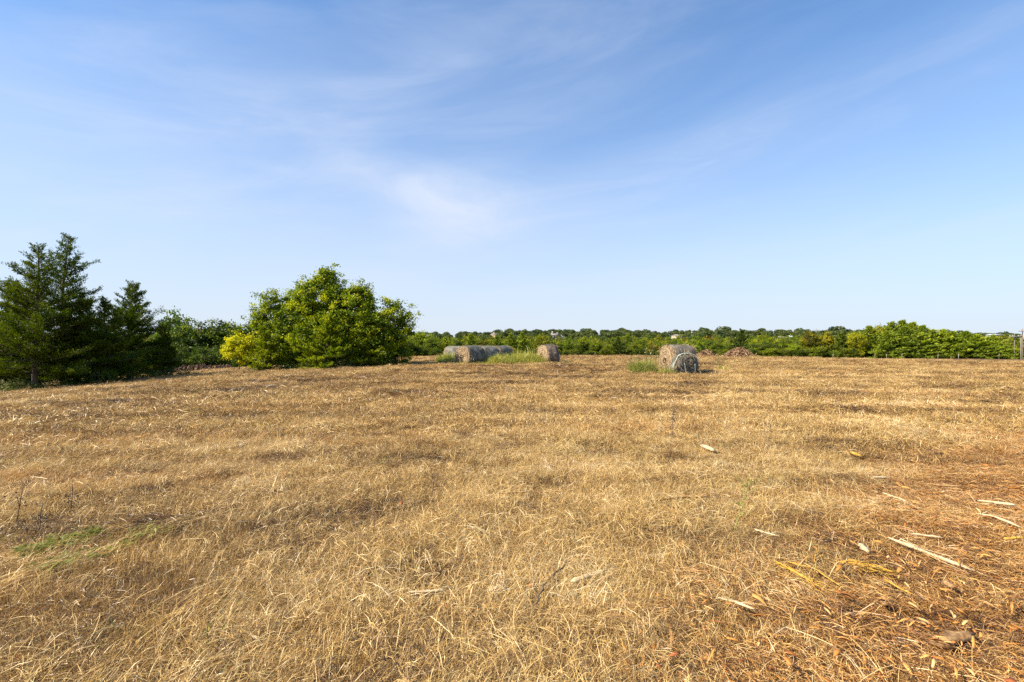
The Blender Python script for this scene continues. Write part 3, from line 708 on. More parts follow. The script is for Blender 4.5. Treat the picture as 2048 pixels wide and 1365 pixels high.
hedge = [
 ('round', 812, 676, 60, 'leafy green tree just right of the big clump against the skyline', 1.0, LT),
 ('yellow', 838, 662, 66, 'sunlit yellow green tree immediately right of the big clump', 1.0, (.6, .75, 1)),
 ('round', 862, 678, 64, 'dark green hedge tree left of the pale lone bale', .9, DK),
 ('cedar', 890, 676, 66, 'cedar directly behind the pale lone bale', 1.0, CG),
 ('round', 915, 681, 63, 'green hedge tree rising between the pale bale and the bale row', 1.0, OL),
 ('cedar', 942, 668, 68, 'bushy cedar behind the front end of the bale row', 1.0, CG),
 ('round', 968, 679, 64, 'olive hedge tree behind the middle of the bale row', 1.1, (.7, .62, .9)),
 ('cedar', 995, 674, 67, 'cedar behind the far end of the bale row', 1.1, CG),
 ('cedar', 1022, 668, 66, 'cedar just right of the far end of the bale row', 1.0, CG),
 ('cedar', 1046, 667, 68, 'bright green cedar midway between the bale row and the tilted lone bale', 1.0, CG),
 ('yellow', 1080, 668, 70, 'yellowing autumn tree directly behind the tilted lone bale', .8, (.75, .75, 1)),
 ('round', 1110, 686, 64, 'dark green hedge tree below the white house', 1.1, DK),
 ('cedar', 1138, 684, 63, 'cedar just right of the white house', 1.1, CG),
 ('round', 1165, 682, 66, 'light green hedge tree right of the tilted lone bale', 1.1, OL),
 ('round', 1192, 684, 64, 'green hedge tree left of the conspicuous layered cedar', 1.0, (.6, .65, .9)),
 ('cedar', 1236, 674, 61, 'conspicuous layered dark cedar left of the tall weed and the near bales', 1.05, (1.5, 1.5, 1)),
 ('round', 1268, 688, 64, 'green hedge tree behind the tall weed', 1.0, OL),
 ('round', 1300, 690, 66, 'low dark hedge tree behind the orange sapling', 1.0, DK),
 ('round', 1340, 684, 68, 'green hedge tree directly behind the near bales', 1.1, OL),
 ('yellow', 1388, 690, 66, 'low lime green shrub tree right of the near bales', 1.1, (.5, .7, 1)),
 ('round', 1432, 685, 70, 'yellow green tree between the two brush piles', 1.2, LT),
 ('cedar', 1482, 660, 72, 'tall dark cedar standing behind the larger brush pile', 1.0, (1.2, 1.25, 1)),
 ('round', 1524, 690, 66, 'low green tree right of the larger brush pile', 1.1, OL),
 ('round', 1552, 692, 64, 'small round dark tree left of the low yellow shrub', 1.0, DK),
 ('yellow', 1545, 702, 61, 'low yellow shrub at the grass edge right of the brush piles', 1.6, (.7, .8, 1)),
 ('yellow', 1590, 688, 62, 'bright yellow green tree left of the mottled orange tree', 1.2, (.62, .8, 1)),
 ('round', 1620, 665, 64, 'mottled orange and olive tree with a visible trunk', .85, (.95, .72, 1)),
 ('round', 1655, 668, 66, 'olive brown tree right of the mottled orange tree', .9, (.8, .66, 1)),
 ('cedar', 1684, 666, 63, 'shaded cedar left of the yellow streaked tree', 1.2, (2.2, 2.1, 1)),  # shade put into the colour by a lower cedar tint
 ('yellow', 1712, 664, 62, 'yellow streaked tree leaning against the big cedars', .8, (.85, .9, 1)),
 ('windy', 1738, 654, 63, 'left shoulder cedar of the big mound of cedars', 1.25, CG),
 ('yellow', 1762, 650, 65, 'yellow topped tree poking out of the mound of cedars', .9, (.75, .8, 1)),
 ('windy', 1778, 647, 64, 'broad wind swept cedar left of the peak of the mound', 1.25, CG),
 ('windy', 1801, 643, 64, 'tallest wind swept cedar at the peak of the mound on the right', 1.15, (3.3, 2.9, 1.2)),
 ('windy', 1806, 655, 60.5, 'lower cedar in front of the peak of the mound', 1.4, CG),
 ('windy', 1822, 647, 63, 'wind swept cedar close to the right of the peak of the mound', 1.2, CG),
 ('windy', 1842, 653, 62, 'wind swept cedar on the right shoulder of the mound', 1.25, CG),
 ('windy', 1862, 662, 61, 'light green cedar at the right foot of the mound', 1.3, CG),
 ('windy', 1770, 664, 60.5, 'lower cedar in front of the left side of the mound', 1.4, CG),
 ('windy', 1842, 668, 60, 'lower cedar in front of the right side of the mound', 1.4, CG),
 ('windy', 1884, 661, 61, 'light green wind swept cedar right of the mound', 1.5, (4.4, 3.9, 1.3)),  # stronger cedar tint from here, sunlit brightness put into the colour
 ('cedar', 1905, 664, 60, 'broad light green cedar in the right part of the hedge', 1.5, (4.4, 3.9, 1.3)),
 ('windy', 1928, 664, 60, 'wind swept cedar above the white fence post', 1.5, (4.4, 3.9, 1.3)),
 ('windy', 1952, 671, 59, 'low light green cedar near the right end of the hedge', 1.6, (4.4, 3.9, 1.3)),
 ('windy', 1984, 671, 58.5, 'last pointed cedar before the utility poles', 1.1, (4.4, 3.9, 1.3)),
 ('windy', 2012, 700, 58, 'lowest cedar tapering down beside the utility poles', 1.7, CG),
 ('round', 345, 631, 96, 'pale sparse crowned tree rising above the left woods', .75, (.62, .72, 2.6)),  # left woods: bluish tints put the haze of distance into the leaves
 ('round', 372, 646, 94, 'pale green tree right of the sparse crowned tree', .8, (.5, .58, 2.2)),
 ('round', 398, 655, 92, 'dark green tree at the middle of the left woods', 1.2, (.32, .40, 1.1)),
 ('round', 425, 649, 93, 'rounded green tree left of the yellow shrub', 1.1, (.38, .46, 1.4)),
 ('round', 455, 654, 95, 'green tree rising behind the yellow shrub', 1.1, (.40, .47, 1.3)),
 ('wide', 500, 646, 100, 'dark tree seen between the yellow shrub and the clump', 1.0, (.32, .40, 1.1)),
 ('round', 318, 690, 66, 'dark tree in the shade behind the small bushy cedar', 1.3, DK),
 ('round', 280, 680, 70, 'dark tree behind the medium cedar on the left', 1.2, DK),
 ('round', 215, 690, 72, 'dark tree glimpsed through the low branches of the left cedars', 1.2, DK),
 ('round', 150, 690, 74, 'dark tree behind the trunks of the two tall cedars', 1.3, DK),
 ('round', 60, 690, 74, 'dark tree behind the leaning trunk at the left edge', 1.3, DK),
]
for kind, px, py, Y, lab, wr, tint in hedge: put(kind, px, py, Y, lab, H_, wr, tint)
for k, px in enumerate(range(350, 520, 26)):
    put('wide', px, 698+4*math.sin(k*2.1), 76+k%3, 'low dark thicket tree at the foot of the left woods', 'thicket trees at the foot of the left woods', 1.3, (.26, .33, .9))  # dark bluish tint, distance haze put into the thicket colour
# a second rank fills the hedge from behind
for px in range(820, 1990, 17):
    if 1375 < px < 1420: continue
    top = np.interp(px, [815, 1100, 1240, 1300, 1440, 1500, 1600, 1700, 1800, 1870, 1990], [682, 686, 686, 692, 692, 690, 684, 676, 664, 676, 690])
    put('round', px+rt.normal(0, 4), top+rt.normal(0, 3), 74+8*rt.random(), 'green tree of the dense rank behind the hedge', 'green trees of the rank behind the hedge', 1.05,
        [OL, (.75, .78, .9), (.55, .62, .8), LT][rt.integers(0, 4)])
# low fill along the foot of the hedge
for px in range(815, 2000, 21):
    put('wide', px+rt.normal(0, 5), 699+rt.normal(0, 3), 60.5+3*rt.random(), 'low green shrub in the foot of the far hedge', 'low shrubs in the foot of the hedge', 1.2,
        [OL, (.75, .78, .9), DK, (.68, .66, 1)][rt.integers(0, 4)], name='hedge_shrub', minh=.8)
# woods in the valley and the far slope
mid_kinds = [OL, (.65, .68, .9), (.5, .58, .9), LT, BR, (.75, .66, .9)]
for Y, top, step in ((115, 684, 26), (165, 680, 24), (240, 676, 21)):
    for px in np.arange(330 if Y > 150 else 800, 2100, step):
        if rt.random() < .08: continue
        put('wide' if rt.random() < .6 else 'round', px+rt.normal(0, 6), top+rt.normal(0, 2.5), Y*(1+.12*rt.normal()*.5), 'rounded green tree of the valley woods beyond the hedge', 'trees of the valley woods', .95,
            mid_kinds[rt.integers(0, len(mid_kinds))])

# ------------------------------------------------------------------ far woods on the hill, and houses among them
farcol = bpy.data.collections.new('far_crowns')
def far_crown(seed):
    rg = np.random.default_rng(seed); b = MB(); nl = 6
    for k in range(nl):
        a = rg.random()*6.28; rr = 3.0*rg.random()**.5; c = np.array([rr*math.cos(a), rr*math.sin(a), 3.5+3.5*rg.random()]); r_ = np.array([2.3, 2.3, 1.8])*(0.8+.5*rg.random())
        m_ = 150; d = rdir(rg, m_); C = c+d*r_*(1-0.25*rg.random((m_, 1)))+rg.normal(0, .15, (m_, 3))
        D = unit(rdir(rg, m_)+d*.5); Wd = unit(np.cross(D, d+rdir(rg, m_)*.6))
        L = 1.0*(0.6+.8*rg.random(m_)); b.leaves(C, D, Wd, L, L*.7, np.clip(.3+.35*rg.random()+rg.normal(0, .13, m_), 0, 1))
    m_ = 420; th = rg.random(m_)*6.28; q_ = 2.4+1.6*rg.random(m_); C = np.c_[q_*np.cos(th), q_*np.sin(th), rg.random(m_)*5]; D = rdir(rg, m_)
    b.leaves(C, D, perp(D, rg), 1.1, .8, .3)
    return b
M['far_leaf'] = leafy('far_leaves', [(0.0, (0.030, 0.045, 0.020)), (0.5, (0.070, 0.090, 0.030)), (1.0, (0.16, 0.155, 0.050))], 0.25, 0.01, 0.1, 0.05)
for k in range(6):
    o = far_crown(300+k).obj('far_crown_%d' % k, M['far_leaf'], link=False); farcol.objects.link(o)
P = []
for Y in (330, 385, 440, 500, 560, 620, 680, 740):
    xs = np.arange(-1.05*Y, 1.15*Y, 6.8)
    xs = xs+rg.normal(0, 2.5, len(xs)); ys = Y+rg.normal(0, 14, len(xs))
    P.append(np.c_[xs, ys, ground(xs, ys)])
P = np.concatenate(P)
keep = np.ones(len(P), bool)
HOUSES = [(1116, 560, 13.), (990, 575, 9.), (1356, 600, 12.), (1567, 560, 10.), (1583, 590, 9.), (1990, 600, 16.), (1952, 590, 9.), (857, 600, 8.)]
for px, Y, w in HOUSES:       # leave the fronts of the houses open
    hx = (px-1024)/F*Y
    keep &= ~((np.abs(P[:, 0]/P[:, 1]-(px-1024)/F) < (w*.62)/Y) & (P[:, 1] < Y+10) & (P[:, 1] > Y-125))
P = P[keep]
fw = instancer('far_woodland', P, rg.random(len(P))*6.28, 0.75+0.5*rg.random(len(P)), rg.integers(0, 6, len(P)), farcol, 0.05)
tag(fw, 'green woodland covering the far slope under the skyline', 'woodland', kind='stuff'); fw.color = (1.3, 1.35, 1.2, 1)  # no haze in the air; the hazy distance is put into this tint
far_me = [o.data for o in farcol.objects]
SKYL = 'dark trees standing on the far skyline'
for px, py, lab, w in [(870, 664, 'dark skyline tree above the pale lone bale', 1.), (930, 663, 'small dark skyline tree above the front end of the bale row', 1.), (1018, 659, 'rounded skyline tree right of the small beige house', 1.2),
    (1040, 661, 'skyline tree second to the right of the small beige house', 1.), (1078, 660, 'domed skyline tree left of the white house', 1.1), (1135, 660, 'dark skyline tree just right of the white house', 1.2),
    (1172, 658, 'broad flat topped skyline tree above the layered cedar', 1.8), (1246, 657, 'wide dark skyline tree left of the near bales', 2.2), (1292, 659, 'pointed skyline tree above the orange sapling', 1.),
    (1348, 660, 'dark skyline tree above the near bales', 1.4), (1410, 657, 'open topped skyline tree above the smaller brush pile', 1.2), (1450, 654, 'tall dark skyline tree left of the tall cedar', 1.5), (1400, 665, 'brownish grey leaning skyline tree with thin foliage', 1.8),
    (1524, 658, 'rounded skyline tree right of the tall cedar', 1.4), (1560, 659, 'dark rounded skyline tree above the houses', 1.6), (1604, 657, 'skyline tree above the mottled orange tree', 1.3), (1670, 654, 'largest dark domed tree on the skyline left of the cedar mound', 2.0),
    (1700, 659, 'smaller skyline tree beside the largest domed one', 1.2), (1890, 660, 'flat domed skyline tree right of the cedar mound', 1.6), (1925, 662, 'dark domed skyline tree above the white fence post', 1.5), (1962, 666, 'low skyline trees left of the long pale building', 1.6), (2010, 664, 'small dome shaped skyline tree above the long pale building', 1.0)]:
    Y = 735+rt.normal(0, 10); p = col_at(px, Y); H = max(top_z(py, Y)-p.z, 6)
    o = bpy.data.objects.new('skyline_tree', far_me[rt.integers(0, 6)]); COL.objects.link(o); o.location = p
    sz = H/8.0; o.scale = (sz*w**.5*1.05, sz*w**.5*1.05, sz); o.rotation_euler = (0, 0, rt.random()*6.28)
    o.color = ((1.5, 1.15, 1.3, 1) if 'brownish' in lab else (1.0, 1.08, 1.1, 1)); tag(o, lab, 'tree', SKYL)

def house(px, Y, top, w, d, hw, label, wall, roof, rz=0.0, chim=(), wins=2, hip=False, cat='house'):
    p = col_at(px, Y); zt = top_z(top, Y); hr = hw*0.42; zb = zt-hr-hw
    e = empty('house', (p.x, p.y, zb), label, cat, 'houses on the far slope', rz)
    b = MB(); b.box((0, 0, (hw-8)/2), (w, d, hw+8)); b.obj('wall', wall, e)
    r_ = MB(); o_ = .5; W2, D2 = w/2+o_, d/2+o_; ri = W2*(.55 if hip else 1.0)
    V = [(-W2, -D2, hw), (W2, -D2, hw), (W2, D2, hw), (-W2, D2, hw), (-ri, 0, hw+hr), (ri, 0, hw+hr), (-W2, -D2, hw-.25), (W2, -D2, hw-.25), (W2, D2, hw-.25), (-W2, D2, hw-.25)]
    r_.add(V, [(0, 1, 5, 4), (2, 3, 4, 5), (6, 7, 1, 0), (7, 8, 2, 1), (8, 9, 3, 2), (9, 6, 0, 3), (9, 8, 7, 6)], [(1, 2, 5), (3, 0, 4)])
    ro = r_.obj('roof', roof, e)
    for cx, ch in chim:
        c = MB(); c.box((cx, -.3, hw+hr*.5+ch/2), (1.3, 1.1, hr+ch)); c.obj('chimney', wall, e)
    for k in range(wins):
        q = MB(); q.box((-w/2+(k+.5)*w/wins, -d/2-.03, hw*.55), (w/wins*.4, .12, hw*.45)); q.obj('window', M['window'], e)
    return e
house(1110, 560, 667, 8, 8, 5.0, 'white stone house with tall chimney peeking above the trees between the two bale groups', M['far_wall'], M['roof'], .2, ((-3, 2.2), (2.5, .8)))
house(1123, 562, 672, 6, 7, 4.0, 'white lower wing at the right side of the white house with chimney', M['far_wall'], M['roof'], -.15, ((0, .9),))
house(991, 575, 667, 8, 8, 4.0, 'small beige gabled house above the bale row', M['brick_wall'], M['roof'], .7, ((-2, 1.2),))
house(1356, 600, 669, 12, 9, 4.0, 'tan roofed house half hidden by trees above the near bales', M['brick_wall'], M['roof'], .3, (), hip=True)
house(1566, 560, 673, 9, 8, 4.0, 'cream house with dark window left of the mottled orange tree', M['far_wall'], M['roof'], -.2, ())
house(1583, 590, 671.5, 8, 8, 3.6, 'house with a pale flat looking roof just right of the cream house', M['brick_wall'], M['blue_roof'], .1, ())
house(1990, 600, 668.5, 13, 10, 2.6, 'long pale building with blue grey metal roof near the right border', M['far_wall'], M['blue_roof'], .05, (), 4, cat='building')
house(1952, 590, 671, 8, 9, 3.0, 'small white gabled shed left of the long pale building', M['far_wall'], M['blue_roof'], .8, ())
house(856, 600, 670, 8, 9, 3.6, 'white house glimpsed over the hedge right of the big clump', M['far_wall'], M['roof'], .3, ())

# ------------------------------------------------------------------ hay bales
def bale_end_mat(nm, stops):
    m, t, o = mat_new(nm)
    tcx = N(t, 'ShaderNodeTexCoord'); sp = N(t, 'ShaderNodeSeparateXYZ'); t.links.new(tcx.outputs['Object'], sp.inputs[0])
    rr = math_(t, 'SQRT', math_(t, 'ADD', math_(t, 'POWER', sp.outputs[1], 2.0), math_(t, 'POWER', math_(t, 'SUBTRACT', sp.outputs[2], .68), 2.0)))
    nz = noise(t, tcx.outputs['Object'], 5, 5, .65)
    ring = math_(t, 'SINE', math_(t, 'ADD', math_(t, 'MULTIPLY', rr, 42), math_(t, 'MULTIPLY', nz, 9)))
    fine = noise(t, mapping(t, tcx.outputs['Object'], (1, 1, .4)), 38, 4, .7)
    f = math_(t, 'ADD', math_(t, 'MULTIPLY', ring, .10), math_(t, 'ADD', math_(t, 'MULTIPLY', nz, .6), math_(t, 'MULTIPLY_ADD', fine, .7, -.25)), clamp=True)
    c = ramp(t, f, stops)
    p = N(t, 'ShaderNodeBsdfPrincipled'); p.inputs['Roughness'].default_value = .95; p.inputs['Specular IOR Level'].default_value = .1
    t.links.new(c, p.inputs['Base Color']); b = N(t, 'ShaderNodeBump', i_Strength=.9, i_Distance=.05); t.links.new(f, b.inputs['Height']); t.links.new(b.outputs[0], p.inputs['Normal'])
    t.links.new(p.outputs[0], o.inputs[0]); return m
def net_mat(name, base, pale):
    m, t, o = mat_new(name)
    tcx = N(t, 'ShaderNodeTexCoord')
    n1_ = noise(t, mapping(t, tcx.outputs['Object'], (9, .7, .7)), 2.2, 5, .65); n2_ = noise(t, tcx.outputs['Object'], 30, 4, .7); n3_ = noise(t, tcx.outputs['Object'], 1.8, 4)
    f = math_(t, 'ADD', math_(t, 'MULTIPLY', n1_, .5), math_(t, 'ADD', math_(t, 'MULTIPLY', n2_, .45), math_(t, 'MULTIPLY_ADD', n3_, .5, -.25)), clamp=True)
    c = ramp(t, f, [(.25, tuple(v*.35 for v in base)), (.45, base), (.62, pale), (.85, tuple(min(v*1.35, .8) for v in pale))])
    p = N(t, 'ShaderNodeBsdfPrincipled'); p.inputs['Roughness'].default_value = .8; p.inputs['Specular IOR Level'].default_value = .2
    t.links.new(c, p.inputs['Base Color']); b = N(t, 'ShaderNodeBump', i_Strength=.7, i_Distance=.03); t.links.new(f, b.inputs['Height']); t.links.new(b.outputs[0], p.inputs['Normal'])
    t.links.new(p.outputs[0], o.inputs[0]); return m
M['bale'] = bale_end_mat('bale_straw', [(.15, (.06, .042, .028)), (.38, (.25, .175, .105)), (.6, (.45, .345, .215)), (.85, (.70, .585, .40))])
M['bale_dark'] = bale_end_mat('weathered_bale_straw', [(.15, (.03, .028, .025)), (.42, (.11, .105, .09)), (.65, (.26, .24, .20)), (.9, (.52, .50, .43))])
M['net_pale'] = net_mat('pale_net_wrap', (.13, .125, .10), (.31, .295, .24))  # wrap darkened overall, shade of the bale sides put into its colour
M['net_grey'] = net_mat('grey_green_net_wrap', (.08, .082, .065), (.23, .225, .18))
M['net_brown'] = net_mat('weathered_brown_wrap', (.09, .072, .055), (.25, .20, .15))  # weathered wrap, darkened further to put its side's shade into the colour
M['net_mid'] = net_mat('grey_brown_wrap', (.11, .095, .075), (.29, .255, .20))
M['net_strand'] = simple('net_strands', [(0, (.35, .48, .40)), (1, (.72, .78, .72))], 8, bump=0)
def bale_shape(Rb, L, seed, slump=.12, k=1.0, inset=0.0, ends=True, sq=2.0):
    """round bale lying on its side along local x, resting at z = 0; sagging and lumpy"""
    ns, nl = 44, 15; V = []; Q = []; T = []
    th = np.arange(ns)*2*np.pi/ns; xs = np.linspace(-L/2+inset, L/2-inset, nl)
    TH, XX = np.meshgrid(th, xs)
    lump = (fbm(TH*1.9+np.where(TH > np.pi, 0, 0)+seed*3, XX*2.4+seed, seed, 3)-.5)*.22*np.minimum(1, np.minimum(TH, 2*np.pi-TH)*1.5)
    ed = 1-0.13*np.abs(XX/(L/2))**5
    rr = Rb*(1+lump)*ed*k/(np.abs(np.sin(TH))**sq+np.abs(np.cos(TH))**sq)**(1/sq)
    y = rr*np.sin(TH); z = rr*np.cos(TH)
    low = np.clip(.35-z/Rb, 0, 1.4); y = y*(1+slump*low); z = np.maximum(z, -Rb*.86)*(1-slump*.25)+Rb*.86
    z = np.maximum(z-0.06, -0.06)
    x = XX+(fbm(TH*1.3+seed, XX*0+seed*2, seed+5, 2)-.5)*.10*np.sign(XX)*np.abs(XX/(L/2))**2
    V = np.stack([x, y, z], -1).reshape(-1, 3)
    for i_ in range(nl-1):
        for j in range(ns): j2 = (j+1) % ns; Q.append((i_*ns+j, i_*ns+j2, (i_+1)*ns+j2, (i_+1)*ns+j))
    mb = MB(); mb.add(V, Q)
    if ends:
        rg_ = np.random.default_rng(seed)
        for sgn, row in ((-1, 0), (1, nl-1)):
            prev = V[row*ns:(row+1)*ns]; c = prev.mean(0)
            rings = [prev]
            for q, bu in ((.82, .05), (.6, .08), (.38, .07), (.18, .09)):
                rk = c+(prev-c)*q; rk = rk+np.array([sgn, 0, 0])*(bu+rg_.normal(0, .015, (ns, 1))); rings.append(rk)
            VV = np.concatenate(rings+[c[None]+np.array([[sgn*.08, 0, 0]])]); QQ = []; TT = []
            for a_ in range(4):
                for j in range(ns):
                    j2 = (j+1) % ns; f_ = (a_*ns+j, a_*ns+j2, (a_+1)*ns+j2, (a_+1)*ns+j); QQ.append(f_ if sgn > 0 else f_[::-1])
            for j in range(ns): TT.append((4*ns+j, 4*ns+(j+1) % ns, 5*ns))
            mb.add(VV, QQ, TT)
    return mb, V.reshape(nl, ns, 3)
M['loose'] = leafy('loose_straw', [(0, (.14, .08, .04)), (.5, (.42, .30, .16)), (1, (.70, .56, .34))], .2, .02, objtint=False)
def hay_bale(px, Y, Rb, L, rz, label, net, seed, group='round hay bales', slump=.12, fuzz=420, strands=0, sink=0.0, body='bale', sq=2.0):
    p = col_at(px, Y)
    e = empty('hay_bale', (p.x, p.y, p.z-sink+.02), label, 'hay bale', group, rz)
    rg_ = np.random.default_rng(seed)
    mb, G = bale_shape(Rb, L, seed, slump, sq=sq); mb.obj('straw_body', M[body], e, smooth=True)
    nb_, G2 = bale_shape(Rb, L, seed, slump, 1.018, L*.055, ends=False, sq=sq); w_ = nb_.obj('net_wrap', net, e, smooth=True)
    # straws sticking out of the rims and the ends
    f = MB(); Gf = G.reshape(-1, 3); pick = np.concatenate([G[0], G[1], G[-1], G[-2]]); 
    C = np.concatenate([pick[rg_.integers(0, len(pick), fuzz//2)], Gf[rg_.integers(0, len(Gf), fuzz//4)]])
    cen = np.array([0, 0, Rb*.8]); ex = np.stack([np.sign(rg_.normal(size=fuzz//4))*L/2*1.03, *(rg_.normal(0, .5, (2, fuzz//4))*Rb*.7)], 1)+[0, 0, Rb*.85]
    ex[:, 2] = np.clip(ex[:, 2], .05, Rb*1.5); C = np.concatenate([C, ex])
    out = unit((C-cen)*[.6, 1, 1]+rg_.normal(0, .25, C.shape)); out[-len(ex):, 0] += np.sign(ex[:, 0])*.6
    D = unit(rdir(rg_, len(C))+out*.35+np.array([0, 0, -.45])); ln = .08+.20*rg_.random(len(C))[:, None]
    P0 = C-out*.01; P1 = C+D*ln*.5+out*.03; P2 = C+D*ln+out*.03+np.array([0, 0, -.05])
    f.blades(P0, P1, P2, perp(D, rg_), .012, rg_.random(len(C))); f.obj('loose_straw', M['loose'], e)
    if strands:
        for k in range(strands):
            i_ = [13, 13, 12, 13, 12][k % 5]; j0 = int(rg_.integers(0, 44)) if k > 1 else 30
            n_ = 11 if k > 1 else 26
            pts = np.array([G2[i_, (j0+q) % 44]*[1.02, 1.04, 1.04] for q in range(n_)])+rg_.normal(0, .012, (n_, 3))
            b = MB(); b.tube(pts, .013 if k < 2 else .009, 4); b.obj('net_strand', M['net_strand'], e)
        for k in range(2):        # loose ends of the net hanging over the face
            y0 = (-.22, .30)[k]*Rb*1.6; z0 = Rb*(1.05-.5*abs(y0)); n_ = 7; q = np.linspace(0, 1, n_)
            pts = np.c_[L/2+.10+.04*np.sin(q*3+k), y0+rg_.normal(0, .015, n_)+.06*q, z0*(1-q)+.03]
            b = MB(); b.tube(pts, .008, 4); b.obj('net_strand', M['net_strand'], e)
    return e
hay_bale(1356, 27.6, .87, 1.36, R(8), 'weathered bale standing behind a slumped one, nearest hay bales on the right', M['net_mid'], 11, slump=.20, fuzz=1600, sq=3.4)
hay_bale(1369, 26.5, .63, .62, R(-80), 'slumped smaller bale with green and white net strands in front of the nearest weathered bale', M['net_grey'], 12, slump=.24, fuzz=900, strands=5, body='bale_dark', sq=2.4)
hay_bale(1096, 39.5, .82, 1.05, R(30), 'single tilted bale with an orange lit face right of the bale row', M['net_brown'], 13, fuzz=900, slump=.2, sq=2.5)
hay_bale(909, 42.5, .74, 1.45, R(-8), 'pale bale standing apart behind the front end of the bale row', M['net_pale'], 14, fuzz=300)
bx, by = -3.05, 37.6; ux, uy = .64, .768
for k, (lab, net) in enumerate((('front bale of the row showing its round brown straw face', 'net_grey'), ('middle bale of the row in pale green net wrap', 'net_pale'), ('rear bale of the row, greyer and farthest back', 'net_grey'))):
    cx, cy = bx+ux*1.72*k, by+uy*1.72*k
    hay_bale(1024+cx/cy*F, cy, .79-.01*k, 1.68, math.atan2(uy, ux), lab, M[net], 20+k, fuzz=800, slump=.16, sq=2.2)

# ------------------------------------------------------------------ tall grass, weeds and undergrowth
def patch_blades(b, spots, n_, hmin, hmax, w, seed, lean=.35, rl=(0.1, 1.0)):
    """spots: (px, py, half width m, half depth m)"""
    rg_ = np.random.default_rng(seed)
    per = n_//len(spots)
    for px, Y, rx, ry in spots:
        c = col_at(px, Y); th = rg_.random(per)*6.28; r = rg_.random(per)**.6
        x = c.x+rx*r*np.cos(th); y = c.y+ry*r*np.sin(th); z = ground(x, y)
        H = (hmin+(hmax-hmin)*rg_.random(per)**1.6)*(1.15-.6*r); ld = rg_.normal(0, lean, (per, 3))*[1, 1, 0]*H[:, None]
        P0 = np.c_[x, y, z-.03]; P1 = P0+ld*.4+np.c_[0*x, 0*x, H*.6]; P2 = P0+ld*1.2+np.c_[0*x, 0*x, H*.97]
        a = rg_.random(per)*6.28
        b.blades(P0, P1, P2, np.c_[np.cos(a), np.sin(a), 0*a], w*(.6+.8*rg_.random(per)), rl[0]+(rl[1]-rl[0])*rg_.random(per)*.6+.4*(rl[1]-rl[0])*fbm(x*1.5, y*1.5, seed, 2), .3)
b = MB()
patch_blades(b, [(935, 36.5, 1.3, .4), (960, 36.6, .9, .4)], 1600, .12, .38, .02, 70)
patch_blades(b, [(900, 39.5, 1.0, 1.2), (995, 37.5, .9, .8), (1020, 38.3, 1.0, 1.0), (1045, 39.0, 1.1, 1.2), (1070, 38.8, .9, .8), (1030, 40.5, 1.3, 1.0), (1055, 41.0, 1.0, 1.0), (888, 41, .6, .8)], 15000, .25, .95, .022, 71)
patch_blades(b, [(900, 39.0, 2.0, 1.6), (935, 37.0, 2.6, 1.0), (985, 37.0, 2.4, 1.3), (1030, 38.0, 2.6, 1.8), (1070, 38.8, 2.2, 1.5), (1110, 39.2, 1.8, 1.2)], 5200, .08, .40, .016, 73, .4, (.45, 1.0))
patch_blades(b, [(1042, 40.5, .7, .7), (1060, 40.0, .4, .6), (1030, 39.8, .5, .5)], 260, .8, 1.5, .025, 72, .15, (.4, .9))
tag(b.obj('tall_grass', M['tall_grass']), 'uncut yellow green tall grass growing around the row of bales', 'grass', kind='stuff')
def weed(name, px, Y, rx, ry, n_, h0, h1, label, cat, mat='green_grass', w=.016, seed=1, leaves=0, stalks=0, group=None):
    p = col_at(px, Y); rg_ = np.random.default_rng(seed)
    e = empty(name, p, label, cat, group)
    b = MB(); patch_blades(b, [(px, Y, rx, ry)], n_, h0, h1, w, seed, .45)
    b.V = [v-np.array(p) for v in b.V]; b.obj('blades', M[mat], e)
    if stalks:
        s_ = MB(); l_ = MB()
        for k in range(stalks):
            x0 = rg_.normal(0, rx*.4, 2); h = h1*(.9+.5*rg_.random()); tip = np.array([x0[0]+rg_.normal(0, .1), x0[1]+rg_.normal(0, .1), h])
            P_, r_ = limb(rg_, (x0[0], x0[1], -.03), tip, .012, .005, 6, .1); s_.tube(P_, r_, 4)
            m_ = 26; q = rg_.random(m_); C = P_[0]+(tip-P_[0])*q[:, None]+rg_.normal(0, .05, (m_, 3)); D = unit(rdir(rg_, m_)+[0, 0, .4]); l_.leaves(C, D, perp(D, rg_), .09, .035, rg_.random(m_))
        s_.obj('stem', M['green_grass'], e); l_.obj('leaf', M['green_grass'], e)
    return e
weed('weed_clump', 1286, 27.4, .75, .6, 2200, .30, .95, 'bushy green weed clump left of the nearest bales with tall thin stalks', 'weed', 'tall_grass', seed=81, stalks=9)
weed('weed_clump', 1334, 26.2, .65, .35, 500, .15, .55, 'low yellow green weeds at the left foot of the nearest bales', 'weed', 'tall_grass', seed=82)
weed('weed_clump', 1132, 38.6, .8, .5, 500, .10, .34, 'low dark green weeds at the right foot of the tilted lone bale', 'weed', seed=83)
weed('weed_clump', 1446, 30.0, .35, .3, 90, .25, .75, 'sparse yellowing weed standing right of the nearest bales', 'weed', 'tall_grass', seed=84, stalks=2)
def undergrowth(spots, n_, h, seed):
    rg_ = np.random.default_rng(seed); b = MB(); per = n_//len(spots)
    for px, Y, rx, ry in spots:
        c = col_at(px, Y); x = c.x+rg_.normal(0, rx*.5, per); y = c.y+rg_.normal(0, ry*.5, per); z = ground(x, y)
        C = np.c_[x, y, z+h*rg_.random(per)**1.3*(.5+fbm(x*1.7, y*1.7, seed, 2))]; D = unit(rdir(rg_, per)+[0, 0, .5])
        b.leaves(C, D, perp(D, rg_), .10*(.6+.8*rg_.random(per)), .045, np.clip(.2+.6*rg_.random(per), 0, 1))
    return b
